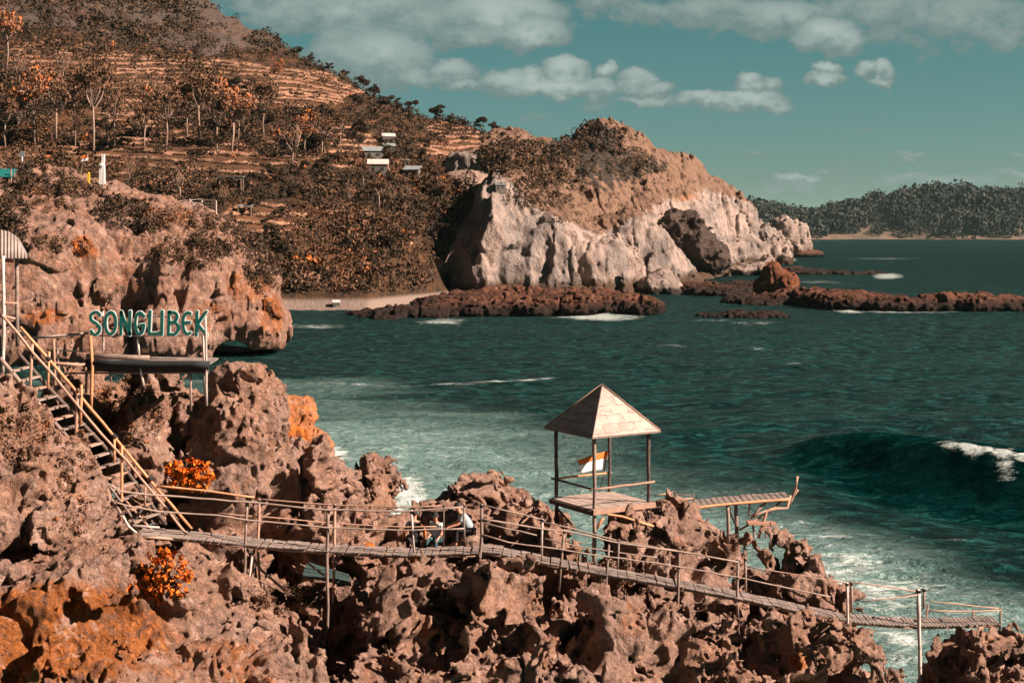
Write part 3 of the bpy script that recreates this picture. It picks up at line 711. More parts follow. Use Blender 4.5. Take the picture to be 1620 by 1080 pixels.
sea_rock('reef', [(620,500,296,60,12,10),(680,494,298,60,16,12),(760,487,304,70,22,14),(830,484,306,70,22,14),(900,482,308,60,20,14),(965,482,310,60,22,12),(1010,486,306,36,16,10),(820,470,345,120,18,14),(720,482,330,70,16,12),(930,468,340,70,10,12)], M_reef, 'long low rust brown reef along the foot of the white cliff', 'reef', 2.4, 700, 1.0, .35)
sea_rock('reef', [(1120,500,292,16,4,5),(1170,498,292,34,8,6),(1215,500,290,34,9,6),(1190,503,288,40,5,5)], M_reef, 'small dark red reef lying nearest to the open water, left of the breaking foam', 'reef', 1.4, 740, 1.0, .45)
sea_rock('reef', [(1130,462,400,60,14,20),(1200,478,345,60,12,14),(1260,470,345,60,16,12),(1300,472,335,50,20,12),(1340,476,325,60,22,12),(1400,482,318,60,16,10),(1450,483,316,40,16,9),(1490,478,318,40,18,9),(1535,478,318,36,20,9),(1580,480,318,40,18,9),(1640,484,318,60,16,9),(1090,460,410,60,16,18),(1180,455,430,60,12,20),(1390,468,330,14,7,5)], M_reef, 'jagged dark brown reef running out to the right edge of the sea', 'reef', 2.3, 780, 1.0, .3)
sea_rock('reef', [(1290,434,570,40,8,14),(1340,436,570,50,8,14),(1385,437,570,30,6,10),(1260,430,590,30,8,14)], M_reef, 'flat dark reef in the distance behind the pointed orange rock', 'reef', 3.0, 820, .8, .15)
sea_rock('sea_rock', [(1225,455,372,30,22,8),(1222,435,372,15,19,6),(1240,450,370,22,20,7)], M_reef, 'pointed orange brown rock rising out of the middle of the reef', 'rock', 2.2, 860, .8, .75, G)
sea_rock('sea_rock', [(1045,462,400,36,26,10),(1052,446,402,22,20,8),(1030,456,398,20,18,8)], M_white, 'fluted pale grey rock cone at the foot of the headland', 'rock', 2.6, 880, .8, 0, G)
sea_rock('sea_stack', [(1245,375,930,26,30,26),(1262,368,930,16,22,22),(1232,362,935,15,20,22),(1250,392,930,34,16,26),(1242,348,930,8,9,14)], M_white, 'pale grey sea stack off the tip of the headland', 'rock', 6.5, 900, .75, 0, G)
sea_rock('sea_rock', [(1265,402,925,34,8,20),(1240,404,925,34,8,20),(1225,398,935,24,10,20)], M_reef, 'low brown ledge of rock around the foot of the pale sea stack', 'rock', 4.5, 910, .7, .2, G)
sea_rock('sea_rock', [(1066,380,545,30,38,20),(1100,390,540,28,38,20),(1085,360,550,24,20,16),(1128,408,535,24,20,14)], M_butt, 'big dark brown buttress of rock leaning against the headland', 'rock', 6, 930, .9, .0, G)
sea_rock('sea_rock', [(1195,424,560,26,9,12),(1215,415,570,12,14,10),(1170,430,555,20,8,10)], M_white, 'small pale rock with a knob, seen above the reef and left of the pointed rock', 'rock', 3, 950, .8, .3, G)
sea_rock('sea_rock', [(455,655,113,30,26,3.2),(478,645,113,18,14,2.4),(465,690,112,34,24,3.0),(488,700,111,26,16,2.4),(512,707,110,16,8,1.8),(450,700,114,26,30,3.0),(488,655,112.5,14,9,2)], M_orange, 'bright orange overhanging rock in the surf beside the tall karst column', 'rock', 1.1, 970, .75, .5, G, spots=[(460,690,46,26,1.1)], kmin=100, res=1.8)

# ================================================================ distant headland across the bay
pxs3 = np.arange(1130, 2100, 3.0); Ys3 = np.linspace(2380, 3600, 90)
pg3, Yg3 = np.meshgrid(pxs3, Ys3, indexing='ij'); Xg3 = (pg3-CX)/F*Yg3
top = np.interp(pg3, [1130,1200,1240,1290,1330,1400,1490,1560,1620,1750,1900,2100], [356,352,352,362,350,340,324,324,323,328,340,358])
zt = H-(top-HY)/F*2750
z3 = zt*sstep(Yg3, 2395, 2680)*(1-.8*sstep(Yg3, 2900, 3600))-3+14*fbm(Xg3, Yg3, Xg3*0, 180, 3, 1000)*sstep(Yg3, 2420, 2600)+9*sstep(Yg3+60*fbm(Xg3, Yg3*0, Xg3*0, 120, 2, 1001), 2395, 2412)
V = np.stack([Xg3, Yg3, z3], -1).reshape(-1, 3); a_, b_ = Xg3.shape; g = np.arange(a_*b_).reshape(a_, b_)
Q = np.stack([g[:-1, :-1], g[1:, :-1], g[1:, 1:], g[:-1, 1:]], -1).reshape(-1, 4)
m, t, bs = mat_new('distant_ground'); p = pos_vec(t); n1 = t.noise(p, .02, 5, .6)
t.put(bs.inputs['Base Color'], t.mix(t.ss(n1, .4, .6), (0.12,0.075,0.05), (0.0792,0.0561,0.0396))); bs.inputs['Roughness'].default_value = .95
far = new_obj('far_headland', np_mesh('far_headland', V, Q), m); tag(far, kind='structure')
# ================================================================ mesh builder for the man-made things
class MB:
    def __init__(s, org=(0, 0, 0)): s.o = Vector(org); s.v = []; s.f = []; s.c = []
    def tube(s, pts, r, n=7, jit=0.0, taper=1.0, knots=0.0):
        pts = [Vector(p)-s.o for p in pts]
        if knots:      # bamboo joints and slight bends
            q = [pts[0]]
            for a, b in zip(pts[:-1], pts[1:]):
                L = (b-a).length; k = max(1, int(L/knots))
                for i in range(1, k+1):
                    w_ = a.lerp(b, i/k)
                    if i < k: w_ = w_+Vector([random.uniform(-1, 1)*jit for _ in range(3)])
                    q.append(w_)
            pts = q
        b0 = len(s.v); m = len(pts); up = Vector((0, 0, 1))
        for i, p in enumerate(pts):
            d = (pts[min(i+1, m-1)]-pts[max(i-1, 0)]).normalized()
            x = d.cross(up); x = d.cross(Vector((0, 1, 0))) if x.length < .2 else x
            x.normalize(); y = d.cross(x).normalized()
            rr = r*(1+(taper-1)*i/max(1, m-1))*(1+(random.uniform(-.08, .12) if knots else 0))
            for k in range(n):
                a = 2*math.pi*k/n; s.v.append(p+x*(math.cos(a)*rr)+y*(math.sin(a)*rr))
        for i in range(m-1):
            for k in range(n):
                a = b0+i*n+k; b = b0+i*n+(k+1) % n; s.f.append((a, b, b+n, a+n))
        s.f.append(tuple(b0+k for k in range(n))[::-1]); s.f.append(tuple(b0+(m-1)*n+k for k in range(n)))
        return s
    def box8(s, c8):
        b = len(s.v); s.v += [Vector(c)-s.o for c in c8]
        s.f += [(b, b+3, b+2, b+1), (b+4, b+5, b+6, b+7), (b, b+1, b+5, b+4), (b+1, b+2, b+6, b+5), (b+2, b+3, b+7, b+6), (b+3, b, b+4, b+7)]
        return s
    def bar(s, a, b, w, h, side=None):
        "rectangular bar from a to b, w across, h high"
        a = Vector(a); b = Vector(b); d = (b-a).normalized()
        x = Vector(side).normalized() if side is not None else d.cross(Vector((0, 0, 1)))
        if x.length < .1: x = Vector((1, 0, 0))
        x.normalize(); y = x.cross(d).normalized()
        q = [(-1, -1), (1, -1), (1, 1), (-1, 1)]
        return s.box8([a+x*(w/2*i)+y*(h/2*j) for i, j in q]+[b+x*(w/2*i)+y*(h/2*j) for i, j in q])
    def build(s, name, mat, parent=None, smooth=False):
        me = bpy.data.meshes.new(name); me.from_pydata([tuple(v) for v in s.v], [], s.f); me.update()
        o = new_obj(name, me, mat, parent, smooth)
        if parent is None: o.location = s.o
        return o
def empty(name, loc, label, cat, group=None):
    o = bpy.data.objects.new(name, None); col.objects.link(o); o.location = loc; o.empty_display_size = .3
    return tag(o, label, cat, group)

def wood(name, c1, c2, rough=.8, sc=6.0):
    c1 = tuple(q*ALB for q in c1); c2 = tuple(q*ALB for q in c2)
    m, t, bs = mat_new(name); p = pos_vec(t)
    ob = t.node('ShaderNodeObjectInfo').outputs['Random']
    n = t.noise(p, sc, 5, .7); n2 = t.noise(p, 1.2, 2, .5)
    c = t.mix(t.ss(t.math('ADD', n, t.math('MULTIPLY', t.math('SUBTRACT', ob, .5), .3)), .35, .65), c1, c2)
    c = t.mix(t.math('MULTIPLY', t.ss(n2, .55, .7), .4), c, tuple(q*.45 for q in c2))
    t.put(bs.inputs['Base Color'], c); bs.inputs['Roughness'].default_value = rough; bs.inputs['Specular IOR Level'].default_value = .2
    bump(t, bs, n, .4, .01); return m
def plain(name, c, rough=.7, var=.25, spec=.3, sc=8.0):
    c = tuple(q*ALB for q in c)
    m, t, bs = mat_new(name); p = pos_vec(t); n = t.noise(p, sc, 4, .6)
    t.put(bs.inputs['Base Color'], t.mix(t.ss(n, .35, .65), c, tuple(q*(1-var) for q in c)))
    bs.inputs['Roughness'].default_value = rough; bs.inputs['Specular IOR Level'].default_value = spec
    return m
W_fresh = wood('fresh_bamboo', (.78,.39,.21), (.62,.28,.14), .6)
W_pink = wood('pale_bamboo', (.58,.35,.26), (.40,.24,.18))
W_grey = wood('weathered_wood', (.42,.31,.26), (.26,.19,.165))
W_dark = wood('dark_wood', (.15,.11,.095), (.07,.055,.05))
W_white = wood('whitewashed_pole', (.80,.66,.60), (.55,.44,.40))
W_deck = wood('deck_board', (.30,.24,.215), (.15,.12,.11), .85, 3.0)
M_lash = plain('black_lashing', (.03,.028,.028))

Yw = lambda px: float(np.interp(px, [w[0] for w in walk], [w[2] for w in walk]))
def W(px, py, side=0.0): return P(px, py, Yw(px)+side*.42)
def poly(pts, side): return [W(a, b, side) for a, b in pts]
def sub(pl, n):       # resample a pixel polyline
    d = [0]
    for a, b in zip(pl[:-1], pl[1:]): d.append(d[-1]+math.hypot(b[0]-a[0], b[1]-a[1]))
    out = []
    for i in range(n+1):
        t_ = d[-1]*i/n; out.append((float(np.interp(t_, d, [q[0] for q in pl])), float(np.interp(t_, d, [q[1] for q in pl]))))
    return out
def bay(name, label, org, deck, rails, posts, gap=.0, mat_deck=None, plank=.26, extra=None, beam_mat=None, group='footbridge spans of the cliff walk'):
    """one span: deck = front-edge pixel polyline; rails/posts = lists of (points, side, radius, material)"""
    t_ = empty(name, org, label, 'footbridge', group); o = t_.location
    fr = poly(deck, -1); L = sum((b-a).length for a, b in zip(fr[:-1], fr[1:]))
    n = int(L/plank); s2 = sub(deck, n)
    mb = MB(o)
    for (a, b) in zip(s2[:-1], s2[1:]):
        p0 = W(a[0], a[1], -1); p1 = W(b[0], b[1], -1)
        d = (p1-p0); dn = d.normalized(); back = Vector((random.uniform(-.02, .05), .86+random.uniform(-.03, .04), random.uniform(-.012, .012)))
        z0 = random.uniform(-.008, .012); g_ = random.uniform(.012, .05)*dn
        ov = Vector((0, -random.uniform(.02, .09), 0))
        A = p0+g_*.5+ov+Vector((0, 0, z0)); B = p1-g_*.5+ov+Vector((0, 0, z0+random.uniform(-.012, .012))); h_ = Vector((0, 0, .028))
        mb.box8([A-h_, B-h_, B-h_+back-ov, A-h_+back-ov, A, B, B+back-ov, A+back-ov])
    mb.build('deck', mat_deck or W_deck, t_)
    for sd, yo in ((-1, .04), (1, -.04)):
        pts = [W(a, b, sd)+Vector((0, yo+(.02 if sd < 0 else 0), -.085)) if sd < 0 else W(a, b, -1)+Vector((0, .80, -.085)) for a, b in sub(deck, max(3, n//5))]
        MB(o).tube(pts, .045, 7, .008, knots=.5).build('beam', beam_mat or W_pink, t_, True)
    for pts, sd, r, m_ in rails:
        MB(o).tube([p+Vector((0, -.055*(1 if sd < 0 else -1), 0)) for p in poly(pts, sd)], r, 7, .012, knots=.42).build('handrail', m_, t_, True)
    for pts, sd, r, m_ in posts:
        pb = MB(o).tube(poly(pts, sd), r, 8, .012, taper=.9, knots=.5).build('post', m_, t_, True)
        top = W(pts[0][0], pts[0][1], sd); 
        MB(o).tube([top+Vector((0, 0, -.10)), top+Vector((0, 0, -.02))], r*1.35, 7).build('lashing', M_lash, pb)
    if extra: extra(t_, o)
    return t_
G_, K_, F_, D_ = W_grey, W_pink, W_fresh, W_dark
def ex1(t_, o):
    for pts, r, m_, dy in (([(402,860),(394,960)], .04, W_pink, .1), ([(380,862),(410,905),(448,938)], .04, W_grey, .3), ([(392,950),(402,868)], .035, W_white, -.2)):
        MB(o).tube([W(a, b, -.3)+Vector((0, dy, 0)) for a, b in pts], r, 7, .01, knots=.5).build('brace', m_, t_, True)
bay('footbridge', 'long level grey plank footbridge from the stair foot to the seated people', W(380,862),
    [(214,844),(290,850),(385,860),(520,871),(640,877),(757,874)],
    [([(160,756),(190,776),(240,782),(290,785),(390,793),(450,799),(520,806),(640,808),(733,801)],-1,.026,G_), ([(176,791),(205,800),(250,808),(345,814),(392,822),(460,828),(520,834),(640,838),(735,835)],-1,.024,G_),
     ([(248,769),(300,774),(350,780),(402,787)],1,.03,F_), ([(402,789),(460,794),(525,799),(640,803),(700,800)],1,.022,K_), ([(345,812),(402,817),(525,828),(640,834),(700,833)],1,.02,K_)],
    [([(391,795),(388,860),(386,952)],-1,.04,G_), ([(410,789),(408,872),(414,968)],1,.042,K_), ([(519,804),(517,880),(519,960),(515,1072)],-1,.045,G_), ([(530,797),(529,866),(527,952)],1,.042,K_), ([(651,806),(655,874)],-1,.036,W_white), ([(702,798),(701,866)],1,.026,D_), ([(734,797),(735,858)],.9,.032,G_)],
    extra=ex1, plank=.22)
def ex2(t_, o):
    for q in ((879,893),(957,907),(1165,944)):
        MB(o).bar(W(q[0], q[1]+3, -1)+Vector((0,-.05,-.14)), W(q[0], q[1]+3, -1)+Vector((0,.95,-.14)), .07, .07).build('cross_beam', W_grey, t_)
bay('footbridge', 'long sloping plank footbridge running down in front of the thatched shelter', W(1050,924),
    [(764,870),(823,881),(879,893),(957,907),(1040,921),(1080,928),(1160,943),(1247,962),(1343,981)],
    [([(760,798),(800,808),(858,822)],1,.022,G_), ([(760,820),(860,836),(894,839),(934,847),(964,855),(1040,867),(1080,872),(1168,888)],-1,.026,G_), ([(760,826),(800,836),(849,847)],1,.02,G_), ([(860,826),(900,835),(979,856),(1070,871)],1,.022,G_),
     ([(764,845),(805,857),(858,864),(888,868),(921,874),(962,880),(1036,889),(1075,896),(1168,912),(1260,932),(1313,943)],-1,.022,G_), ([(862,852),(893,860),(925,866),(977,874),(1040,882)],1,.02,G_), ([(1183,897),(1253,908),(1342,923)],1,.018,K_)],
    [([(762,797),(762,848),(757,904)],-1,.045,G_), ([(858,820),(857,879)],1,.038,W_white), ([(893,837),(888,890),(884,936)],-1,.036,G_), ([(964,854),(960,905),(957,969)],-1,.038,G_), ([(979,853),(977,903)],1,.034,G_), ([(1075,866),(1073,930),(1070,1012)],-1,.042,G_), ([(1168,884),(1166,945),(1168,984)],-1,.042,G_), ([(1179,882),(1180,936)],1,.036,G_)],
    extra=ex2, plank=.30)
bay('footbridge', 'short footbridge of thin slats over the sea gap at the far right', W(1400,984),
    [(1345,982),(1400,986),(1452,989)],
    [([(1344,921),(1400,928),(1452,936)],1,.018,K_), ([(1362,951),(1400,946),(1450,940)],-1,.018,K_)],
    [([(1340,921),(1341,980),(1340,1022)],-1,.04,W_white), ([(1347,920),(1347,968)],1,.042,G_)], plank=.12)
def ex3(t_, o):
    MB(o).tube([W(1468,956,1), W(1466,975,1)], .03).build('post', K_, t_)
    MB(o).tube([W(1540,966,1), W(1540,976,1)], .03).build('post', K_, t_)
bay('lookout_deck', 'slatted lookout deck with low rails on the last rock at the right', W(1520,985),
    [(1456,989),(1510,988),(1583,986)],
    [([(1470,952),(1520,956),(1583,963)],1,.018,K_), ([(1468,965),(1520,966),(1583,964)],-1,.022,K_)],
    [([(1453,932),(1454,1000),(1456,1084)],-1,.062,W_white), ([(1462,930),(1461,962)],1,.045,G_), ([(1583,961),(1582,998)],-1,.034,G_)], plank=.12, extra=ex3, group=None)['category'] = 'deck'

# ---------------------------------------------------------------- the staircase
YS = lambda px: float(np.interp(px, [0, 300], [38.0, 40.6]))
def S(px, py, b=0.0): return P(px, py, YS(px)+b)
st_ = empty('staircase', S(150, 745), 'steep bamboo staircase with bright orange handrails going down from the left edge', 'staircase'); o = st_.location
MB(o).tube([S(0,566),S(45,620),S(105,690),S(150,745),S(215,848)], .055, 8, .01, knots=.5).build('stringer', W_grey, st_, True)
MB(o).tube([S(30,560,.75),S(85,622,.75),(S(150,690,.75)),S(200,745,.75),S(262,830,.75)], .055, 8, .01, knots=.5).build('stringer', W_dark, st_, True)
fr = sub([(4,572),(45,620),(105,690),(150,745),(214,845)], 17); bk = sub([(34,564),(85,622),(150,690),(200,745),(262,828)], 17)
for i in range(1, 17):
    a = S(fr[i][0], fr[i][1], -.04); b = S(bk[i][0], bk[i][1], .80)
    MB(o).bar(a, b, .17, .045, side=(1, 0, 0)).build('tread', W_grey if i % 3 else W_pink, st_)
def hr(pts, r, m_, b): return MB(o).tube([S(x, y, b) for x, y in pts], r, 8, .008, knots=.45).build('handrail', m_, st_, True)
hr([(3,498),(28,527),(52,558),(85,594),(120,638),(160,686),(200,728),(245,783),(298,848)], .036, W_pink, -.08)
hr([(32,517),(78,569),(125,624),(180,690),(235,757),(303,836)], .042, W_fresh, .62)
for pts, r, m_, b in (([(51,544),(47,626)],.040,W_pink,0),([(123,622),(118,740)],.048,W_pink,0),([(129,608),(127,672)],.04,W_fresh,.5),([(193,704),(192,838)],.038,W_fresh,0),([(181,688),(181,735)],.034,W_fresh,.6),([(78,556),(76,615)],.032,W_fresh,.6),([(230,768),(229,800)],.03,W_pink,.4)):
    pb = MB(o).tube([S(x, y, b) for x, y in pts], r, 8, .01, knots=.5).build('post', m_, st_, True)
for x, y, b in ((124,626,0),(51,559,0),(77,567,.6),(181,690,.6),(193,722,0),(36,528,.5),(238,757,.5),(236,770,0),(262,805,0)):
    c = S(x, y, b); MB(o).tube([c+Vector((-.05,0,.05)), c+Vector((.05,0,-.05))], .062, 7).build('lashing', M_lash, st_)
for pts, m_, b in (([(166,760),(205,812),(225,850)],W_grey,-.1), ([(192,812),(203,832),(222,848)],W_white,-.2), ([(210,831),(252,834)],W_white,-.2), ([(176,765),(240,838)],W_pink,.3), ([(228,800),(205,836)],W_dark,.2)):
    MB(o).tube([S(x, y, b) for x, y in pts], .035, 7, .01, knots=.4).build('brace', m_, st_, True)
# ---------------------------------------------------------------- the sign and its platform
YP = 41.6
pl_ = empty('viewing_platform', P(235,575,YP), 'bamboo viewing platform with dark edge under the green lettering', 'platform'); o = pl_.location
mb = MB(o); xs = np.linspace(136, 331, 18)
for a, b in zip(xs[:-1], xs[1:]):
    z_ = random.uniform(-.01, .01); sl0 = (a-136)/195*3; sl1 = (b-136)/195*3
    A = P(a+.4, 572+sl0, YP-.5); B = P(b-.4, 572+sl1, YP-.5); bk_ = Vector((0, 1.3, .05)); h_ = Vector((0, 0, .05))
    mb.box8([A-h_, B-h_, B-h_+bk_, A-h_+bk_, A, B, B+bk_, A+bk_])
mb.build('deck', W_deck, pl_)
MB(o).tube([P(137,574,YP-.55), P(180,575,YP-.55), P(250,576.5,YP-.55), P(331,577,YP-.55)], .11, 10, .012, knots=.4).build('edge_roll', plain('dark_tarpaulin', (.022,.026,.028), .8), pl_, True)
MB(o).tube([P(137,564,YP+.1), P(180,564,YP+.1), P(236,566,YP+.1)], .085, 9, .01, knots=.4).build('edge_roll', W_grey, pl_, True)
MB(o).bar(P(138,582,YP-.48), P(330,583,YP-.48), .08, .20).build('shade_board', W_dark, pl_)  # dark board added to stand for the shadow beneath the deck edge
for pts, r, m_, b in (([(92,591),(200,590),(330,589)],.028,W_grey,-.45), ([(52,534),(86,532),(140,527)],.042,W_white,.2), ([(75,553),(136,556)],.02,W_white,.3), ([(60,574),(140,578)],.05,W_pink,.1), ([(75,568),(136,571)],.045,W_grey,.5)):
    MB(o).tube([P(x, y, YP+b) for x, y in pts], r, 8, .01, knots=.5).build('rail', m_, pl_, True)
for pts, r, m_, b in (([(143,531),(146,580),(144,652)],.048,W_fresh,-.62), ([(163,528),(164,556)],.03,W_white,.5), ([(85,536),(88,628)],.04,W_pink,-.1), ([(91,546),(95,615)],.035,W_grey,.3), ([(137,586),(136,622)],.038,W_grey,-.3), ([(301,577),(302,650)],.032,W_grey,-.45), ([(321,531),(323,580),(324,620)],.03,W_white,-.4), ([(325,502),(327,642)],.034,W_white,-.5), ([(218,534),(220,562)],.034,W_white,.1), ([(222,579),(227,610)],.04,W_white,-.5), ([(224,553),(235,553)],.09,W_pink,.3)):
    MB(o).tube([P(x, y, YP+b) for x, y in pts], r, 8, .008, knots=.5).build('post', m_, pl_, True)
M_sign = plain('green_sign_paint', (.004,.15,.125), .5, .15); M_edge = plain('white_sign_paint', (1.0,1.0,.98), .5, .08)
sg = empty('lettering_sign', P(233,531,YP), 'hand painted green SONGLIBEK letters with white edges standing over the platform', 'sign'); o = sg.location
def arc(cx, cy, rx, ry, a0, a1, n=10): return [(cx+rx*math.cos(R(a0+(a1-a0)*i/n)), cy+ry*math.sin(R(a0+(a1-a0)*i/n))) for i in range(n+1)]
GL = { # strokes in a unit box, y up
 'S': [arc(.50,.76,.36,.22,20,250,12)+[(.5,.52),(.72,.40)]+arc(.50,.26,.34,.24,35,-160,12)[1:]],
 'O': [arc(.5,.5,.40,.47,90,450,22)],
 'N': [[(.1,.02),(.12,.98)],[(.12,.96),(.86,.04)],[(.86,.0),(.90,1.0)]],
 'G': [[(.86,.80)]+arc(.48,.50,.40,.46,50,318,16)+[(.86,.44),(.52,.42)]],
 'L': [[(.22,1.0),(.14,.04),(.95,.06)]],
 'I': [[(.5,1.0),(.45,.0)]],
 'B': [[(.14,.0),(.2,1.0)],[(.18,.96)]+arc(.45,.76,.36,.21,80,-90,8)+[(.2,.54)],[(.2,.53)]+arc(.5,.28,.40,.26,80,-90,8)+[(.14,.03)]],
 'E': [arc(.62,.5,.50,.46,62,298,16),[(.12,.52),(.80,.54)]],
 'K': [[(.12,.0),(.18,1.0)],[(.98,1.0),(.24,.46),(1.0,.0)]]}
boxes = [('S',141,162),('O',165,186),('N',190,208),('G',213,231),('L',234,252),('I',251,263),('B',264,285),('E',288,304),('K',309,327)]
def stroke_mesh(mb, pts, hw, y0, y1):
    "flat ribbon with rounded ends, thickened from depth y0 to y1"
    for i in range(len(pts)-1):
        a = Vector(pts[i]); b = Vector(pts[i+1]); d = (b-a)
        if d.length < 1e-6: continue
        d.normalize(); nrm_ = Vector((-d.y, d.x)); a2 = a; b2 = b
        ring = [b2+nrm_*(hw*math.cos(q))+d*(hw*math.sin(q)) for q in [math.pi*k/6 for k in range(7)]]+[a2-nrm_*(hw*math.cos(q))-d*(hw*math.sin(q)) for q in [math.pi*k/6 for k in range(7)]]
        e_ = i*.00035
        b0 = len(mb.v); n = len(ring)
        mb.v += [Vector((p.x, y0-e_, p.y)) for p in ring]+[Vector((p.x, y1, p.y)) for p in ring]
        mb.f.append(tuple(range(b0, b0+n))); mb.f.append(tuple(range(b0+2*n-1, b0+n-1, -1)))
        for k in range(n): k2 = (k+1) % n; mb.f.append((b0+k, b0+n+k, b0+n+k2, b0+k2))
for ch, x0, x1 in boxes:
    w_ = (x1-x0)/F*YP; h_ = 37/F*YP; xo = (x0-233)/F*YP; zo = random.uniform(-.01, .01)
    front = MB(o); back = MB(o)
    for s_ in GL[ch]:
        pts = [(xo+q[0]*w_, zo+.03+q[1]*h_) for q in s_]
        stroke_mesh(front, pts, .034, -.035, .0); stroke_mesh(back, pts, .060, -.012, .02)
    L_ = front.build('letter', M_sign, sg); e = back.build('letter_edge', M_edge, L_)
for y_ in (501, 531):
    MB(o).tube([P(150 if y_ > 510 else 222, y_, YP+.06), P(328, y_, YP+.06)], .022, 6).build('rail', W_white, sg, True)
for x_ in (163, 218, 323):
    MB(o).tube([P(x_, 492, YP+.10), P(x_, 556, YP+.10)], .022, 6).build('post', W_white, sg, True)

# ---------------------------------------------------------------- the roofed shelter
N0 = Vector((2.56, 44.3, 0)); ang = R(32); e1 = Vector((math.cos(ang), math.sin(ang), 0)); e2 = Vector((-math.sin(ang), math.cos(ang), 0))
zd = 9.28; ze = 11.62; za = 12.98; sp_ = 2.12
sh = empty('shelter', (N0.x+.4, N0.y+1.5, zd), 'small square shelter with a pale four sided pyramid roof on thin dark posts', 'shelter'); o = sh.location
def HP(a, b, z): return N0+e1*a+e2*b+Vector((0, 0, z))
ov = .27
cor = [HP(-ov, -ov, ze-.05), HP(sp_+ov, -ov, ze-.05), HP(sp_+ov, sp_+ov, ze-.05), HP(-ov, sp_+ov, ze-.05)]
apex = HP(sp_/2, sp_/2, za)
m, t, bs = mat_new('roof_sheets')
uvn = t.node('ShaderNodeUVMap'); 
br_ = t.node('ShaderNodeTexBrick'); t.l.new(uvn.outputs[0], br_.inputs[0]); br_.offset = .5
br_.inputs['Scale'].default_value = 1; br_.inputs['Brick Width'].default_value = .62; br_.inputs['Row Height'].default_value = .34; br_.inputs['Mortar Size'].default_value = .012
br_.inputs['Color1'].default_value = (.40,.315,.275,1); br_.inputs['Color2'].default_value = (.25,.20,.18,1); br_.inputs['Mortar'].default_value = (.12,.09,.08,1)
nn = t.noise(pos_vec(t), 2.6, 4, .6); nn2 = t.noise(pos_vec(t), 9, 4, .6)
t.put(bs.inputs['Base Color'], t.mix(t.math('MULTIPLY', t.ss(t.noise(t.vscale(pos_vec(t), (1,1,3)), 1.8, 6, .7, .8), .46, .62), .75), t.mix(t.math('MULTIPLY', t.ss(nn2, .45, .7), .35), br_.outputs[0], (.42,.24,.17)), (.46,.36,.32)))
bs.inputs['Roughness'].default_value = .7; bs.inputs['Specular IOR Level'].default_value = .2; M_roof = m
for i in range(4):
    a, b = cor[i], cor[(i+1) % 4]; mid = (a+b)/2; nrm_ = (b-a).cross(apex-a).normalized(); th = nrm_*.03
    vs = [a, b, apex, a-th, b-th, apex-th]
    me = bpy.data.meshes.new('roof_panel'); me.from_pydata([tuple(v-o) for v in vs], [], [(0, 1, 2), (5, 4, 3), (0, 3, 4, 1), (1, 4, 5, 2), (2, 5, 3, 0)]); me.update()
    uvl = me.uv_layers.new(name='UVMap'); L = (b-a).length; hh = (apex-mid).length; dirx = (b-a).normalized(); diry = (apex-mid).normalized()
    for lp in me.loops:
        q = Vector(vs[lp.vertex_index])-a; uvl.data[lp.index].uv = (q.dot(dirx)+i*.7+5, q.dot(diry)+5)
    new_obj('roof_panel', me, M_roof, sh)
for i in range(4):
    up_ = Vector((0, 0, .015))
    MB(o).tube([cor[i]+up_, apex+up_*2], .024, 6).build('ridge_pole', W_pink if i != 0 else W_dark, sh, True)
    MB(o).bar(cor[i]+Vector((0,0,-.03)), cor[(i+1) % 4]+Vector((0,0,-.03)), .04, .05).build('eave_board', W_grey, sh)
for a, b, zb, m_, r in ((0, 0, 7.5, W_grey, .062), (sp_, 0, 8.3, W_dark, .062), (sp_, sp_, 8.2, W_dark, .055), (0, sp_, 8.5, W_dark, .062)):
    MB(o).tube([HP(a, b, ze+.04), HP(a, b, zd), HP(a, b, zb)], r, 9, .015, knots=.35).build('post', m_, sh, True)
mb = MB(o)
for i in range(9):
    a0 = -.12+i*(sp_+.24)/9; a1 = a0+(sp_+.24)/9-.015; z_ = zd+random.uniform(-.006, .006)
    q = [HP(a0, -.12, z_-.05), HP(a1, -.12, z_-.05), HP(a1, sp_+.12, z_-.05), HP(a0, sp_+.12, z_-.05)]
    mb.box8(q+[p+Vector((0, 0, .055)) for p in q])
mb.build('deck', wood('shelter_boards', (.50,.39,.34), (.36,.27,.235)), sh)
MB(o).bar(HP(-.15, -.16, zd-.07), HP(sp_+.15, -.16, zd-.07), .06, .16).build('deck_edge', W_pink, sh)
MB(o).bar(HP(-.16, -.1, zd-.10), HP(-.16, sp_+.15, zd-.10), .06, .14).build('deck_edge', W_dark, sh)
for i in range(4):
    MB(o).bar(HP(-.12, .25+i*.5, zd-.13), HP(sp_+.1, .25+i*.5, zd-.13), .06, .08).build('joist', W_dark, sh)
zr_ = zd+.62
MB(o).tube([HP(-.2,-.05,zr_), HP(sp_+.2,-.05,zr_+.02)], .036, 8, .01, knots=.4).build('rail', W_pink, sh, True)
MB(o).tube([HP(-.05,-.1,zr_), HP(-.05,sp_+.2,zr_)], .036, 8, .01, knots=.4).build('rail', W_dark, sh, True)
MB(o).tube([HP(.05,sp_+.05,zr_), HP(sp_+.1,sp_+.05,zr_)], .036, 8, .01, knots=.4).build('rail', W_fresh, sh, True)
for pts, m_ in (([(930,808),(950,812),(985,817),(1012,826),(1034,832)], W_fresh), ([(955,818),(941,840)], W_fresh)):
    MB(o).tube([P(x, y, 44.4) for x, y in pts], .042, 8, .01, knots=.35).build('brace', m_, sh, True)
for pts in ([(878,800),(905,830)], [(1033,800),(1005,835)], [(1030,795),(1060,822)]):
    MB(o).tube([P(x, y, 45.6) for x, y in pts], .035, 7, .01, knots=.4).build('brace', W_dark, sh, True)
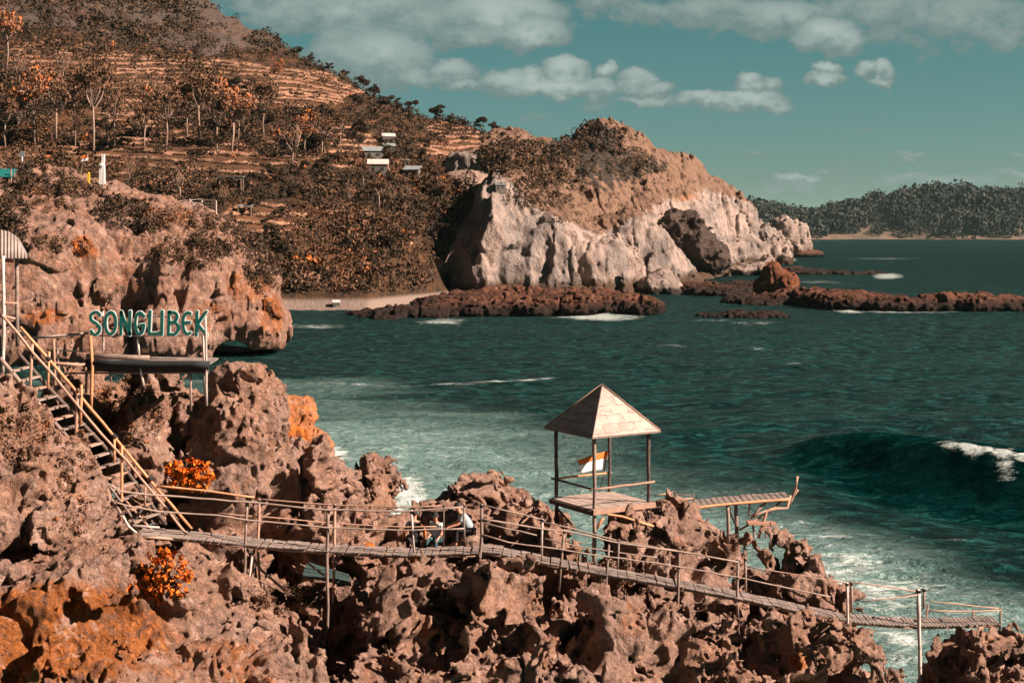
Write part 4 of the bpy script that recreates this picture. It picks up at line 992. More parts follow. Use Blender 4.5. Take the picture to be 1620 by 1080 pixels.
# flag behind it
fl_ = empty('flag', P(946,790,47.3), 'small orange red over white flag on a thin leaning pole inside the shelter view', 'flag'); o = fl_.location
MB(o).tube([P(945,792,47.3), P(955,750,47.3), P(964,708,47.3)], .014, 6).build('flag_pole', W_grey, fl_, True)
def flagmesh(name, par, org, tl, tr, br2, bl, m_, Yc, wav=.06):
    n1_, n2_ = 14, 5; V_ = []; Q_ = []
    for i in range(n1_+1):
        for j in range(n2_+1):
            s_, t2 = i/n1_, j/n2_
            px = (tl[0]*(1-s_)+tr[0]*s_)*(1-t2)+(bl[0]*(1-s_)+br2[0]*s_)*t2; py = (tl[1]*(1-s_)+tr[1]*s_)*(1-t2)+(bl[1]*(1-s_)+br2[1]*s_)*t2
            V_.append(P(px, py+1.2*math.sin(s_*9)*(1-s_), Yc-.75*(1-s_)+wav*math.sin(s_*8+t2)*(1-s_))-org)
    for i in range(n1_):
        for j in range(n2_): a = i*(n2_+1)+j; Q_.append((a, a+1, a+n2_+2, a+n2_+1))
    me = bpy.data.meshes.new(name); me.from_pydata([tuple(v) for v in V_], [], Q_); me.update()
    ob = new_obj(name, me, m_, par, True); md = ob.modifiers.new('thick', 'SOLIDIFY'); md.thickness = .006; return ob
M_red = plain('flag_orange', (1.0,.22,.04), .7, .1); M_wht = plain('flag_white', (.95,.95,.95), .7, .08)
flagmesh('flag_band', fl_, o, (913,727), (963,712), (960,724), (916,734), M_red, 47.3)
flagmesh('flag_band', fl_, o, (916,734), (960,724), (956,743), (918,747), M_wht, 47.3)

# ---------------------------------------------------------------- the pier behind the shelter
YJ = lambda px: float(np.interp(px, [1040, 1255], [46.6, 48.6]))
def J(px, py, b=0): return P(px, py, YJ(px)+b)
pr = empty('pier', J(1150,800), 'raised bamboo pier pointing out over the sea to the right of the shelter', 'pier'); o = pr.location
front = [(1046,808),(1100,802),(1161,795),(1210,791),(1250,788)]
mb = MB(o); s2 = sub(front, 22)
for a, b in zip(s2[:-1], s2[1:]):
    A = J(*a)+Vector((.02,-.03,.05)); B = J(*b)+Vector((-.02,-.03,.05)); bk_ = Vector((0, .95, random.uniform(0,.03))); h_ = Vector((0, 0, .04))
    mb.box8([A-h_, B-h_, B-h_+bk_, A-h_+bk_, A, B, B+bk_, A+bk_])
mb.build('deck', W_deck, pr)
MB(o).tube([J(x, y+1) for x, y in front], .055, 8, .01, knots=.5).build('beam', W_fresh, pr, True)
MB(o).tube([J(x, y+1)+Vector((0,.92,.0)) for x, y in front], .05, 8, .01, knots=.5).build('beam', W_dark, pr, True)
for pts, r, m_, b in (([(1075,806),(1075,834)],.04,W_dark,.4), ([(1098,803),(1100,842)],.045,W_grey,0), ([(1151,797),(1152,858)],.06,W_grey,.1), ([(1164,792),(1166,858)],.065,W_grey,.5), ([(1186,793),(1185,816)],.035,W_grey,.3), ([(1063,776),(1063,792)],.03,W_grey,.9), ([(1097,781),(1097,790)],.03,W_grey,.9)):
    MB(o).tube([J(x, y, b) for x, y in pts], r, 8, .012, knots=.4).build('post', m_, pr, True)
for pts, r, m_, b in (([(1036,784),(1063,779)],.025,W_pink,.9), ([(1063,780),(1097,785)],.025,W_dark,.9), ([(1041,792),(1097,788)],.025,W_pink,.9)):
    MB(o).tube([J(x, y, b) for x, y in pts], r, 7, .008, knots=.4).build('rail', m_, pr, True)
for pts, m_ in (([(1152,800),(1164,830)],W_dark), ([(1089,808),(1097,828)],W_grey), ([(1104,806),(1086,820)],W_dark), ([(1211,795),(1200,806),(1188,820)],W_pink), ([(1238,791),(1214,811),(1196,822),(1170,838)],W_pink)):
    MB(o).tube([J(x, y, .2) for x, y in pts], .038, 7, .012, knots=.35).build('brace', m_, pr, True)
dw = MB(J(1201,850)); dw.tube([J(1262,753),J(1259,770),J(1254,787),J(1246,803)], .05, 7, .02, .9, .3); dw.tube([J(1263,774),J(1254,788)], .03, 6); dw.tube([J(1250,783),J(1246,803),J(1230,804),J(1214,807),J(1207,828),J(1200,851)], .05, 7, .02, 1, .3); dw.tube([J(1222,804),J(1200,812),J(1192,818)], .03, 6)
tag(dw.build('driftwood', W_pink, None, True), 'crooked pale driftwood branch sticking up from the tip of the pier', 'driftwood')
tb = empty('plank_table', J(1204,852), 'small brown plank table top on short legs below the pier tip', 'table'); o = tb.location
mb = MB(o); mb.bar(J(1182,826,-.1), J(1227,828,-.1), .5, .06, side=(0, 1, 0)); mb.build('table_top', plain('brown_plank', (.42,.22,.15), .8), tb)
for x in (1191, 1210): MB(o).tube([J(x, 828, -.1), J(x+2, 850, -.1)], .04, 7).build('leg', W_grey, tb)
# white stake, tarpaulin and the stone lying on the bridge
tag(MB(P(845,806,47)).tube([P(845,789,47), P(845,808,47)], .05, 7).tube([P(836,803,47), P(846,796,47)], .025, 6).build('stake', W_white, None, True), 'short white stake standing on the rock left of the shelter', 'stake')
tp = empty('lean_to', P(520,905,43.2), 'dark plastic lean-to roof on a pole under the level footbridge', 'lean-to'); o = tp.location
mb = MB(o); A, B, C_, D2 = P(486,888,42.8), P(552,908,42.6), P(556,925,41.7), P(478,910,41.9); th = Vector((0, 0, .04))
mb.box8([A-th, B-th, C_-th, D2-th, A, B, C_, D2]); mb.build('roof_sheet', plain('dark_green_plastic', (.05,.09,.085), .5), tp)
MB(o).tube([P(484,888,41.8), P(516,912,41.5)], .03, 7).build('pole', W_pink, tp, True)

# ---------------------------------------------------------------- the hut at the left edge
hu = empty('stall_hut', P(0,500,41.5), 'hut with a ribbed pale metal roof standing on poles at the left edge', 'hut'); o = hu.location
mb = MB(o); n = 22
for i in range(n):   # corrugated sloping roof
    x0 = -75+i*118/n; x1 = x0+118/n
    def rp(px, s_): # s_: 0 at the back/top, 1 at the front eave
        return P(px, np.interp(px, [-75, 0, 15, 30, 43], [352, 364, 367, 377, 401])*(1-s_)+409*s_, 42.3-1.1*s_)
    a0, a1, b0, b1 = rp(x0, 0), rp(x1, 0), rp(x0, 1), rp(x1, 1); xm = (x0+x1)/2; am, bm = rp(xm, 0), rp(xm, 1); r_ = Vector((0, -.035, .03))
    th = Vector((0, .01, -.02))
    mb.box8([a0+th, b0+th, bm+r_+th, am+r_+th, a0, b0, bm+r_, am+r_]); mb.box8([am+r_+th, bm+r_+th, b1+th, a1+th, am+r_, bm+r_, b1, a1])
mb.build('roof', plain('ribbed_metal', (.42,.34,.31), .5, .35, .4, 1.5), hu)
for pts, r, m_, b in (([(5,405),(6,530),(4,590)],.05,W_white,-.3), ([(26,405),(27,470),(28,548)],.06,W_grey,.1), ([(-30,405),(-30,560)],.05,W_grey,.2)):
    MB(o).tube([P(x, y, 41.4+b) for x, y in pts], r, 8, .01, knots=.5).build('post', m_, hu, True)
for pts, m_ in (([(-40,478),(28,480)], W_pink), ([(-40,500),(6,500),(24,504)], W_pink)):
    MB(o).tube([P(x, y, 41.1) for x, y in pts], .035, 7, .01, knots=.5).build('rail', m_, hu, True)
# ================================================================ placing things on the built surfaces
bpy.context.view_layer.update()
_dg = bpy.context.evaluated_depsgraph_get()
def rayhit(px, py, objs=None):
    d = Vector(((px-CX)/F, 1, -(py-HY)/F)).normalized(); org = Vector((0, 0, H))
    for _ in range(6):
        ok, loc, nrm_, idx, ob, mt = scn.ray_cast(_dg, org, d)
        if not ok: return None
        if objs is None or ob.name in objs: return loc, nrm_, ob
        org = loc+d*.05
    return None
TERR = {hill.name, head.name, cove.name, shore.name}
rs = np.random.RandomState(5)
def leaf_cloud(centres, radii, n, size, rs, flat=.75, shell=.55, long=1.0):
    """leaf quads filling ellipsoids; returns verts, quads, owner index"""
    C_ = np.repeat(np.asarray(centres, float), n, 0); Rr = np.repeat(np.asarray(radii, float), n, 0); N = len(C_)
    v = rs.normal(size=(N, 3)); v /= np.linalg.norm(v, axis=1)[:, None]
    r = (shell+(1-shell)*rs.rand(N))**.6
    pos = C_+v*Rr*r[:, None]
    a = rs.normal(size=(N, 3)); a += v*.6; a /= np.linalg.norm(a, axis=1)[:, None]
    b = np.cross(a, rs.normal(size=(N, 3))); b /= np.linalg.norm(b, axis=1)[:, None]; c = np.cross(a, b)
    s_ = (np.repeat(np.broadcast_to(np.asarray(size, float), (len(centres),)), n)*(.6+.8*rs.rand(N)))[:, None]*.5
    k = .45
    V = np.stack([pos-b*s_*long, pos-c*s_*k*1.3, pos+b*s_*long, pos+c*s_*k*1.3], 1).reshape(-1, 3)
    Q = np.arange(4*N).reshape(N, 4); return V, Q, np.repeat(np.arange(len(centres)), n)
def foliage_mat(name, cols, trans=.0):
    m, t, bs = mat_new(name)
    tint = t.attr('tint'); cr = t.node('ShaderNodeValToRGB'); t.put(cr.inputs[0], tint)
    el = cr.color_ramp.elements
    for i, (p_, c_) in enumerate(cols):
        e = el[i] if i < 2 else el.new(p_)
        e.position = p_; e.color = (*[q*ALB for q in c_], 1)
    n = t.noise(pos_vec(t), .9, 3, .6)
    t.put(bs.inputs['Base Color'], t.mix(t.math('MULTIPLY', t.ss(n, .45, .7), .5), cr.outputs[0], t.mix(1.0, cr.outputs[0], (1.5,1.2,1.0), 'MULTIPLY')))
    bs.inputs['Roughness'].default_value = .85; bs.inputs['Specular IOR Level'].default_value = .12
    return m
M_shrub = foliage_mat('dry_foliage', [(0,(.045,.034,.024)),(.35,(.10,.062,.036)),(.6,(.18,.095,.055)),(.8,(.27,.17,.125)),(1,(.50,.15,.035))])
M_leafo = foliage_mat('orange_leaves', [(0,(.30,.07,.015)),(.5,(.75,.17,.02)),(1,(1.0,.28,.04))])
M_far = foliage_mat('distant_foliage', [(0,(.040,.050,.046)),(.6,(.056,.062,.056)),(1,(.085,.078,.068))])
M_bark = wood('pale_bark', (.42,.30,.24), (.27,.18,.135), .9, 3.0)
M_barkd = wood('brown_bark', (.20,.12,.08), (.12,.075,.05), .9, 3.0)
def leaf_obj(name, V, Q, tint, mat, parent=None, org=None):
    if org is not None: V = V-np.array(org)
    me = np_mesh(name, V, Q); add_attr(me, 'tint', np.repeat(tint, 4)); return new_obj(name, me, mat, parent)

# ---------------------------------------------------------------- scrub of the hillside
cen = []; rad = []; tin = []; siz = []
def add_bush(loc, r, tnt, s_=None):
    cen.append((loc.x, loc.y, loc.z+r*.45)); rad.append((r, r, r*.8)); tin.append(tnt); siz.append(s_ or r*.50)
tries = 0
while len(cen) < 8000 and tries < 32000:
    tries += 1
    px = rs.uniform(-400, 885) if rs.rand() < .35 else rs.uniform(-125, 885); py = rs.uniform(-40, 482)
    if px > np.interp(py, [240,290,350,400,470], [900,760,730,705,672]): continue
    h = hit(px, py)
    if h is None or h.z < 3.5: continue
    i = int(round((px-pxs[0])/2.2)); j = int(round(math.log(h.y/296)/.00155)); tt = tmm[i, min(j, nb_-1)]; rk_ = rocky[i, min(j, nb_-1)]
    if ((px-752)/44)**2+((py-262)/28)**2 < 1 and rs.rand() < .9: continue
    dense = float(vn(np.array([h.x/22.]), np.array([h.y/22.]), np.array([0.]), 77)[0])
    if rs.rand() < tt*(.93 if dense < .18 else .25): continue
    if rk_ > .5 and (rs.rand() < .05 or vn(np.array([h.x/9.]), np.array([h.y/30.]), np.array([0.]), 78)[0] < -.15): continue
    if 686 < px < 790 and 292 < py < 480 and px > np.interp(py, [290,350,400,470], [760,730,705,672]): continue
    r = rs.uniform(.7, 1.9)*(h.y/450)**.6
    if rs.rand() < .12: r *= 1.7
    tn = np.clip(rs.normal(.18+.40*dense, .13), 0, .82) if rs.rand() < .965 else rs.uniform(.85, 1)
    if rk_ > .5: tn = np.clip(rs.normal(.25, .12), 0, .5)
    add_bush(h, r, tn)
for (a, b, rx, ry, n, r0) in [(40,200,60,26,70,2.6),(110,60,110,26,90,2.4),(300,190,50,20,50,2.6),(430,190,70,20,60,2.6),(330,110,40,18,36,2.2),(250,75,60,20,44,2.2),(460,240,60,12,44,2.0),(250,300,60,18,50,2.2),(330,300,70,20,60,2.2),(520,210,60,24,60,2.4),(560,320,80,24,80,2.4),(690,350,40,30,50,2.4),(600,380,80,40,60,2.0),(480,440,40,40,40,2.0),(600,180,50,14,34,2.0),(720,215,50,10,34,2.0),(800,228,40,8,20,2.0),(10,90,40,50,50,2.8)]:
    for _ in range(n):
        u1, u2 = rs.uniform(-1, 1, 2)
        if u1*u1+u2*u2 > 1: continue
        h = hit(a+u1*rx, b+u2*ry)
        if h is not None and h.z > 3.5: add_bush(h, r0*rs.uniform(.5, 1.1), np.clip(rs.normal(.06, .07), 0, .3), .8)
for (a, b, rx, ry, n, r0) in [(940,215,46,22,90,1.5),(905,232,30,14,50,1.5),(965,255,70,24,130,1.3),(1020,262,40,14,45,1.2),(870,262,40,20,60,1.2),(960,300,110,34,90,.9),(905,330,60,30,60,.9),(860,300,50,30,90,1.1),(820,250,66,26,260,1.5),(860,275,40,26,110,1.3),(790,262,30,20,60,1.3),(840,300,50,24,80,1.1),(830,320,40,14,30,.8),(1100,300,40,30,16,.7)]:
    for _ in range(n):
        u1, u2 = rs.uniform(-1, 1, 2)
        if u1*u1+u2*u2 > 1: continue
        hh = rayhit(a+u1*rx, b+u2*ry, {head.name, hill.name})
        if hh and hh[0].y > 380: add_bush(hh[0]-Vector((0,0,.3)), r0*rs.uniform(.6, 1.5)*(hh[0].y/500)**.5, np.clip(rs.normal(.25, .18), 0, .8))
for k in range(700):      # scrub along the skyline and on the bare upper ridge
    px = rs.uniform(250, 890) if k % 3 else rs.uniform(60, 480)
    h = hit(px, np.interp(px, SILX, SILY)+rs.uniform(1, 9) if k % 3 else rs.uniform(-10, 95))
    if h is not None and h.y < 760: add_bush(h, rs.uniform(.8, 2.4), np.clip(rs.normal(.16, .12), 0, .6))
# grass and roots hanging over the lips of the terraces
li, lj = np.nonzero((lip > .35) & vis)
for k in rs.permutation(len(li))[:2600]:
    i, j = li[k], lj[k]
    if not (-125 < pg[i, j] < 885) or pyv[i, j] < -40: continue
    r = rs.uniform(.28, .62); cen.append((Xg[i, j], Yg2[i, j]-.3, hz2[i, j]+rs.uniform(-.1, .3))); rad.append((r*1.9, r, r*.8)); tin.append(np.clip(rs.normal(.3, .2), 0, .8)); siz.append(.42)
V, Q, own = leaf_cloud(cen, rad, 30, siz, rs)
tin = np.array(tin); o = leaf_obj('hillside_scrub', V, Q, np.clip(tin[own]+rs.normal(0, .06, len(own)), 0, 1), M_shrub)
tag(o, kind='stuff'); print('bushes', len(cen), 't=%.1f' % (time.time()-T0), flush=True)
# scrub hanging on the undercut cliff
cen = []; rad = []; tin = []; siz = []
for (a, b, rx, ry, n, r0, t0) in [(190,338,44,26,170,.55,.12),(240,350,30,22,80,.5,.25),(350,375,52,34,240,.5,.22),(412,412,26,50,230,.5,.18),(300,400,60,26,150,.4,.35),(22,345,24,40,110,.6,.12),(120,300,40,16,80,.5,.35),(70,290,60,20,120,.6,.2),(20,280,30,22,80,.7,.1),(80,385,40,10,50,.4,.5),(130,390,16,10,40,.35,.95),(270,340,40,14,60,.4,.85),(50,325,70,14,60,.45,.4),(300,350,60,16,70,.4,.4),(430,470,10,40,30,.35,.5)]:
    for _ in range(n):
        u1, u2 = rs.uniform(-1, 1, 2)
        if u1*u1+u2*u2 > 1: continue
        hh = rayhit(a+u1*rx, b+u2*ry, {cove.name})
        if hh: 
            l = hh[0]+hh[1]*.1; r = r0*rs.uniform(.6, 1.5); cen.append(tuple(l)); rad.append((r, r, r*1.2)); tin.append(np.clip(rs.normal(t0, .12), 0, 1)); siz.append(r*.6)
V, Q, own = leaf_cloud(cen, rad, 34, siz, rs); tin = np.array(tin)
tag(leaf_obj('cliff_scrub', V, Q, tin[own], M_shrub), kind='stuff')
# low brown creeper on the near karst
cen = []; rad = []; tin = []; siz = []
for (a, b, rx, ry, n, r0, t0) in [(200,650,60,60,320,.10,.72),(130,700,40,50,120,.10,.66),(30,680,50,50,160,.10,.72),(455,945,45,22,120,.10,.35),(110,800,30,60,60,.10,.7),(975,905,40,18,60,.09,.5),(1000,930,30,14,40,.1,.55),(960,895,20,10,30,.1,.35),(20,560,20,20,60,.12,.3)]:
    for _ in range(n):
        u1, u2 = rs.uniform(-1, 1, 2)
        if u1*u1+u2*u2 > 1: continue
        hh = rayhit(a+u1*rx, b+u2*ry, {shore.name})
        if hh: cen.append(tuple(hh[0]+hh[1]*.03)); r = r0*rs.uniform(.6, 1.4); rad.append((r, r, r)); tin.append(np.clip(rs.normal(t0, .12), 0, 1)); siz.append(.07)
V, Q, own = leaf_cloud(cen, rad, 16, siz, rs); tin = np.array(tin)
tag(leaf_obj('creeper', V, Q, tin[own], M_shrub), kind='stuff')
# forest of the distant headland
cen = []; rad = []; tin = []; siz = []
for k in range(5200):
    px = rs.uniform(1140, 2050); Yv = 2400+rs.beta(1.1, 1.6)*620
    i = int((px-1130)/3); j = int((Yv-2380)/(1220/89)); i = min(i, len(pxs3)-1); zz = z3[i, j]
    if zz < 5: continue
    if zz < 20 and vn(np.array([px/14.]), np.array([0.]), np.array([0.]), 90)[0] > .05: continue
    r = rs.uniform(9, 20)*(.75+.5*float(vn(np.array([px/22.]), np.array([Yv/90.]), np.array([1.]), 91)[0]+.5)); X_ = (px-CX)/F*Yv
    cen.append((X_, Yv, zz+r*.5)); rad.append((r, r, r*rs.uniform(.8, 1.3))); tin.append(np.clip(rs.normal(.3, .25), 0, 1)); siz.append(r*.34)
cen.append(((1495-CX)/F*2640, 2640, 78)); rad.append((19, 14, 11)); tin.append(.1); siz.append(5)
V, Q, own = leaf_cloud(cen, rad, 74, siz, rs, shell=.8); tin = np.array(tin)
tag(leaf_obj('distant_forest', V, Q, tin[own], M_far), kind='stuff')

# ---------------------------------------------------------------- single trees of the hill
def tree_proto(kind, k):
    r_ = np.random.RandomState(100+k); random.seed(50+k)
    org = (0, 0, 0); t_ = empty('tree', org, 'x', 'tree')
    mb = MB(org); tips = []
    Ht = 1.0
    if kind == 'pale': th, spread, nb = .52, .26, 7
    elif kind == 'bare': th, spread, nb = .40, .30, 9
    else: th, spread, nb = .30, .26, 5
    pts = [Vector((0, 0, -.05)), Vector((.02*r_.randn(), .02, th*.5)), Vector((.04*r_.randn(), 0, th))]
    mb.tube(pts, .020 if kind != 'dense' else .026, 6, taper=.7)
    for q in range(nb):
        a = 2*math.pi*q/nb+r_.rand(); f_ = r_.uniform(.6, 1.0); b0 = pts[1].lerp(pts[2], f_ if q else 1)
        e = b0+Vector((math.cos(a)*spread*r_.uniform(.35, 1), math.sin(a)*spread*r_.uniform(.35, 1), r_.uniform(.2, .46)))
        mid = b0.lerp(e, .5)+Vector((math.cos(a)*.04, math.sin(a)*.04, -.01))
        mb.tube([b0, mid, e], .011, 5, taper=.4); tips.append(e)
        for z_ in range(2):
            e2 = e.lerp(mid, .3*z_)+Vector(r_.normal(0, .07, 3))+Vector((0, 0, .05)); mb.tube([mid.lerp(e, .5), e2], .006, 4, taper=.4); tips.append(e2)
    mb.build('trunk', M_bark if kind != 'dense' else M_barkd, t_, True)
    if kind != 'bare' or True:
        n = {'pale': 34, 'bare': 9, 'dense': 90}[kind]; rr = {'pale': .10, 'bare': .07, 'dense': .12}[kind]
        c_ = [tuple(p) for p in tips]
        V, Q, own = leaf_cloud(c_, [(rr, rr, rr*.8)]*len(c_), n, .055 if kind != 'dense' else .06, r_, shell=.2)
        base_t = {'pale': .58, 'bare': .78, 'dense': .12}[kind]+(.3 if (kind == 'pale' and k % 3 == 2) else 0)
        leaf_obj('crown', V, Q, np.clip(base_t+r_.normal(0, .10, len(own)), 0, 1), M_shrub, t_)
    return t_
def copy_tree(src):
    c = src.copy(); col.objects.link(c)
    for ch in src.children: d = ch.copy(); col.objects.link(d); d.parent = c
    return c
protos = {'pale': [tree_proto('pale', k) for k in range(4)], 'bare': [tree_proto('bare', 10+k) for k in range(2)], 'dense': [tree_proto('dense', 20+k) for k in range(4)]}
used = set(); trees = []
TL = [('pale',8,232,75),('pale',30,222,60),('pale',55,230,115),('pale',88,226,100),('pale',118,232,70),('pale',148,246,140),('bare',205,290,46),('pale',180,236,84),('pale',230,238,70),('pale',262,236,90),('bare',284,318,62),('pale',298,222,84),('pale',314,224,105),('pale',344,240,86),('pale',366,240,105),('pale',378,238,80),('pale',418,224,92),('bare',464,264,66),('pale',482,248,60),('pale',508,250,66),('pale',540,240,60),('bare',400,180,50),('pale',440,150,50),('bare',355,330,36),('bare',620,332,44),('pale',600,335,50),('bare',640,330,40),('pale',690,300,44),('pale',575,300,44),('bare',30,140,60),('pale',8,110,95),('bare',100,130,50),('pale',700,330,36),('bare',555,330,40),('bare',330,150,36),('pale',215,130,40),
 ('dense',522,112,18),('dense',545,118,20),('dense',574,138,30),('dense',592,148,24),('dense',628,164,16),('dense',652,182,28),('dense',690,190,26),('dense',712,194,16),('dense',736,194,14),('dense',762,206,28),('dense',784,216,30),('dense',802,222,24),('dense',826,234,20),('dense',852,242,16),('dense',470,90,20),('dense',490,98,18),('dense',950,206,16),('dense',938,212,14)]
for k in range(58):
    TL.append(('dense', rs.uniform(0, 700), rs.uniform(150, 430), rs.uniform(24, 40)))
for kd, px, py, hp in TL:
    if kd == 'dense' and py < 250 and px > 880: hh = rayhit(px, py+4, {head.name}); h = hh[0] if hh else None
    else:
        h = None
        for dy in range(0, 26, 2):
            h = hit(px, py+dy)
            if h is not None and h.y < SILD[0]+80: break
    if h is None or h.z < 3: continue
    sc_ = hp/F*h.y*1.06; pl = protos[kd]; src = pl[len(trees) % len(pl)]
    t_ = src if src.name not in used else copy_tree(src); used.add(src.name) if src.name not in used else None
    t_.location = h-Vector((0, 0, .2)); t_.rotation_euler = (0, 0, rs.rand()*6.28); wv = rs.uniform(.85, 1.15)*(1.15 if kd == 'dense' else .85)
    t_.scale = (sc_*wv, sc_*wv, sc_)
    sky_ = py < np.interp(px, SILX, SILY)+14
    band = 'on the skyline' if sky_ else ('on the upper hill' if py < 165 else 'on the middle hill' if py < 230 else 'on the lower middle hill' if py < 300 else 'on the lower hill' if py < 365 else 'on the foot of the hill')
    trees.append((kd, band, px, t_))
for pl in protos.values():
    for p_ in pl:
        if p_.name not in used:
            for ch in list(p_.children): bpy.data.objects.remove(ch)
            bpy.data.objects.remove(p_)
ORD = ['first','second','third','fourth','fifth','sixth','seventh','eighth','ninth','tenth','eleventh','twelfth','thirteenth','fourteenth','fifteenth','sixteenth','seventeenth','eighteenth','nineteenth','twentieth','twenty-first','twenty-second','twenty-third','twenty-fourth','twenty-fifth']
DESC = {'pale': 'pale trunked rusty tree', 'bare': 'bare forked tree', 'dense': 'bushy dark tree'}
for kd in DESC:
    for band in sorted({q[1] for q in trees}):
        L = sorted([q for q in trees if q[0] == kd and q[1] == band], key=lambda q: q[2])
        for i, q in enumerate(L): q[3]['label'] = '%s %s, %s from the left' % (DESC[kd], band, ORD[min(i, 24)]); q[3]['group'] = 'trees of the cove hillside'
random.seed(9)

# ---------------------------------------------------------------- orange shrubs on the near rocks
def shrub(px, py, Y, wpx, hpx, n, label, seed, tint=(.55,.2), leaf=.13):
    hh = rayhit(px, py, {shore.name}); Y = min(hh[0].y-.02, Y) if hh else Y
    r_ = np.random.RandomState(seed); c0 = P(px, py+hpx*.35, Y+.25); s_ = empty('orange_shrub', c0, label, 'shrub', 'orange leaved shrubs on the near rocks')
    mb = MB(c0); cs = []
    for k in range(n):
        a = r_.uniform(-1, 1); b = r_.uniform(-1, 1)
        if a*a+b*b > 1: continue
        p_ = P(px+a*wpx/2, py+b*hpx/2, Y-.28*math.sqrt(max(0, 1-a*a-b*b))+r_.uniform(-.08, .08)); cs.append(tuple(p_)); mb.tube([c0, c0.lerp(p_, .6)+Vector((0, 0, .05)), p_], .008, 4)
    mb.build('stem', M_barkd, s_)
    V, Q, own = leaf_cloud(cs, [(.09, .09, .08)]*len(cs), 9, leaf, r_, shell=.1, long=1.0)
    leaf_obj('leaves', V, Q, np.clip(r_.normal(tint[0], tint[1], len(own)), 0, 1), M_leafo, s_, c0)
shrub(298,752,41.9,86,48,110,'bright orange leafy shrub just above the bridge rails at the stair foot',1)
shrub(262,912,38.2,84,84,120,'drooping dark orange shrub on the rock below the footbridge',2,(.38,.22))
shrub(205,935,37.2,34,30,26,'small tuft of orange leaves at the left of the drooping shrub',3,(.25,.2))
# ================================================================ small buildings and objects of the hillside
M_roofw = plain('pale_roof', (.70,.60,.56), .6, .2, .3, .8); M_roofb = plain('tin_roof', (.34,.38,.39), .5, .25, .4, .8); M_wallp = plain('house_wall', (.20,.17,.15), .8, .3, .2, .8)
M_shade = plain('dark_opening', (.03,.03,.03)); M_roofd = plain('grey_thatch', (.22,.21,.21), .9); M_teal = plain('teal_sheet', (.02,.20,.19), .5)
def house(px, py, wpx, roof, label, name='house', gable=True, wall=M_wallp, hw=.42, Y=None, rot_=.25, on=TERR, cat='house', group='small houses on the cove hill'):
    hh = rayhit(px, py, on)
    if hh is None: return None
    loc = hh[0]; Yv = loc.y; w_ = wpx/F*Yv; d_ = w_*.7; h_ = w_*hw
    hs_ = empty(name, loc, label, cat, group); hs_.rotation_euler.z = rot_
    mb = MB(); x, y = w_/2*.86, d_/2*.86; z0 = -2.0; z1 = h_
    mb.box8([(-x,-y,z0),(x,-y,z0),(x,y,z0),(-x,y,z0),(-x,-y,z1),(x,-y,z1),(x,y,z1),(-x,y,z1)]); mb.build('wall', wall, hs_)
    mb = MB(); x, y = w_/2, d_/2; rz = w_*.24
    if gable:
        A = [(-x,-y,z1),(x,-y,z1),(x,0,z1+rz),(-x,0,z1+rz)]; B = [(x,y,z1),(-x,y,z1),(-x,0,z1+rz),(x,0,z1+rz)]
        for q in (A, B): mb.box8([Vector(c)+Vector((0,0,.03)) for c in q]+[Vector(c)+Vector((0,0,.15)) for c in q])
    else:
        q = [(-x,-y,z1+.02),(x,-y,z1+.02),(x,y,z1+rz),(-x,y,z1+rz)]; mb.box8([Vector(c) for c in q]+[Vector(c)+Vector((0,0,.12)) for c in q])
    mb.build('roof', roof, hs_)
    yy_ = -d_/2*.86-.02
    for kx, wd, zz0, zz1, nm in ((-.22, .12, -.1, .72, 'door'), (.18, .16, .3, .68, 'window')):
        mb = MB(); a = w_*(kx-wd/2); b = w_*(kx+wd/2); mb.box8([(a,yy_-.03,h_*zz0),(b,yy_-.03,h_*zz0),(b,yy_+.02,h_*zz0),(a,yy_+.02,h_*zz0),(a,yy_-.03,h_*zz1),(b,yy_-.03,h_*zz1),(b,yy_+.02,h_*zz1),(a,yy_+.02,h_*zz1)]); mb.build(nm, M_shade, hs_)
    return hs_
house(614,226,22,M_roofw,'small house with a bright pale roof, highest of the hill houses')
house(590,250,34,M_roofb,'long low house under a blue grey tin roof among trees', gable=False, hw=.3)
house(616,240,20,M_roofb,'small grey roofed house just behind the long low one', gable=False)
house(598,275,34,M_roofw,'house with the widest bright pale roof on the middle hill', rot_=.1)
house(652,281,28,M_roofb,'grey tin roofed house standing rightmost of the hill houses', gable=False, rot_=-.2)
house(640,262,16,M_wallp,'tiny dull grey hut between two trees above the tin roofed house', gable=False)
house(532,484,13,M_roofw,'tiny pale hut standing on the beach', name='beach_hut', gable=False, cat='hut', group=None)
house(791,299,19,M_roofd,'dark thatched hut perched on top of the white cliff', name='cliff_hut', hw=.3, cat='hut', group=None)
def posts_roof(px, py, wpx, hpx, roof, label, cat, name, on=TERR, lean=0):
    hh = rayhit(px, py, on); 
    if hh is None: return
    loc = hh[0]; w_ = wpx/F*loc.y; h_ = hpx/F*loc.y; s_ = empty(name, loc, label, cat)
    for x in (-w_*.42, w_*.42):
        for y in (-w_*.22, w_*.22): MB().tube([(x,y,-1.5),(x,y,h_)], .11, 6).build('post', M_bark, s_)
    mb = MB(); mb.box8([(-w_/2,-w_*.3,h_-lean),(w_/2,-w_*.3,h_-lean),(w_/2,w_*.3,h_),(-w_/2,w_*.3,h_),(-w_/2,-w_*.3,h_-lean+.12),(w_/2,-w_*.3,h_-lean+.12),(w_/2,w_*.3,h_+.12),(-w_/2,w_*.3,h_+.12)]); mb.build('roof', roof, s_)
posts_roof(366,306,40,26,M_roofb,'flat grey roof on four posts among the trees of the lower hill','shelter','open_shelter')
posts_roof(388,340,24,16,M_roofb,'little open shelter at the left end of the pale terraces','shelter','open_shelter', lean=.5)
posts_roof(6,288,34,20,M_teal,'teal roofed shelter on the cliff top at the left edge','shelter','open_shelter', lean=1.2)
def small(px, py, on=TERR):
    hh = rayhit(px, py, on); return hh[0] if hh else P(px, py, 225)
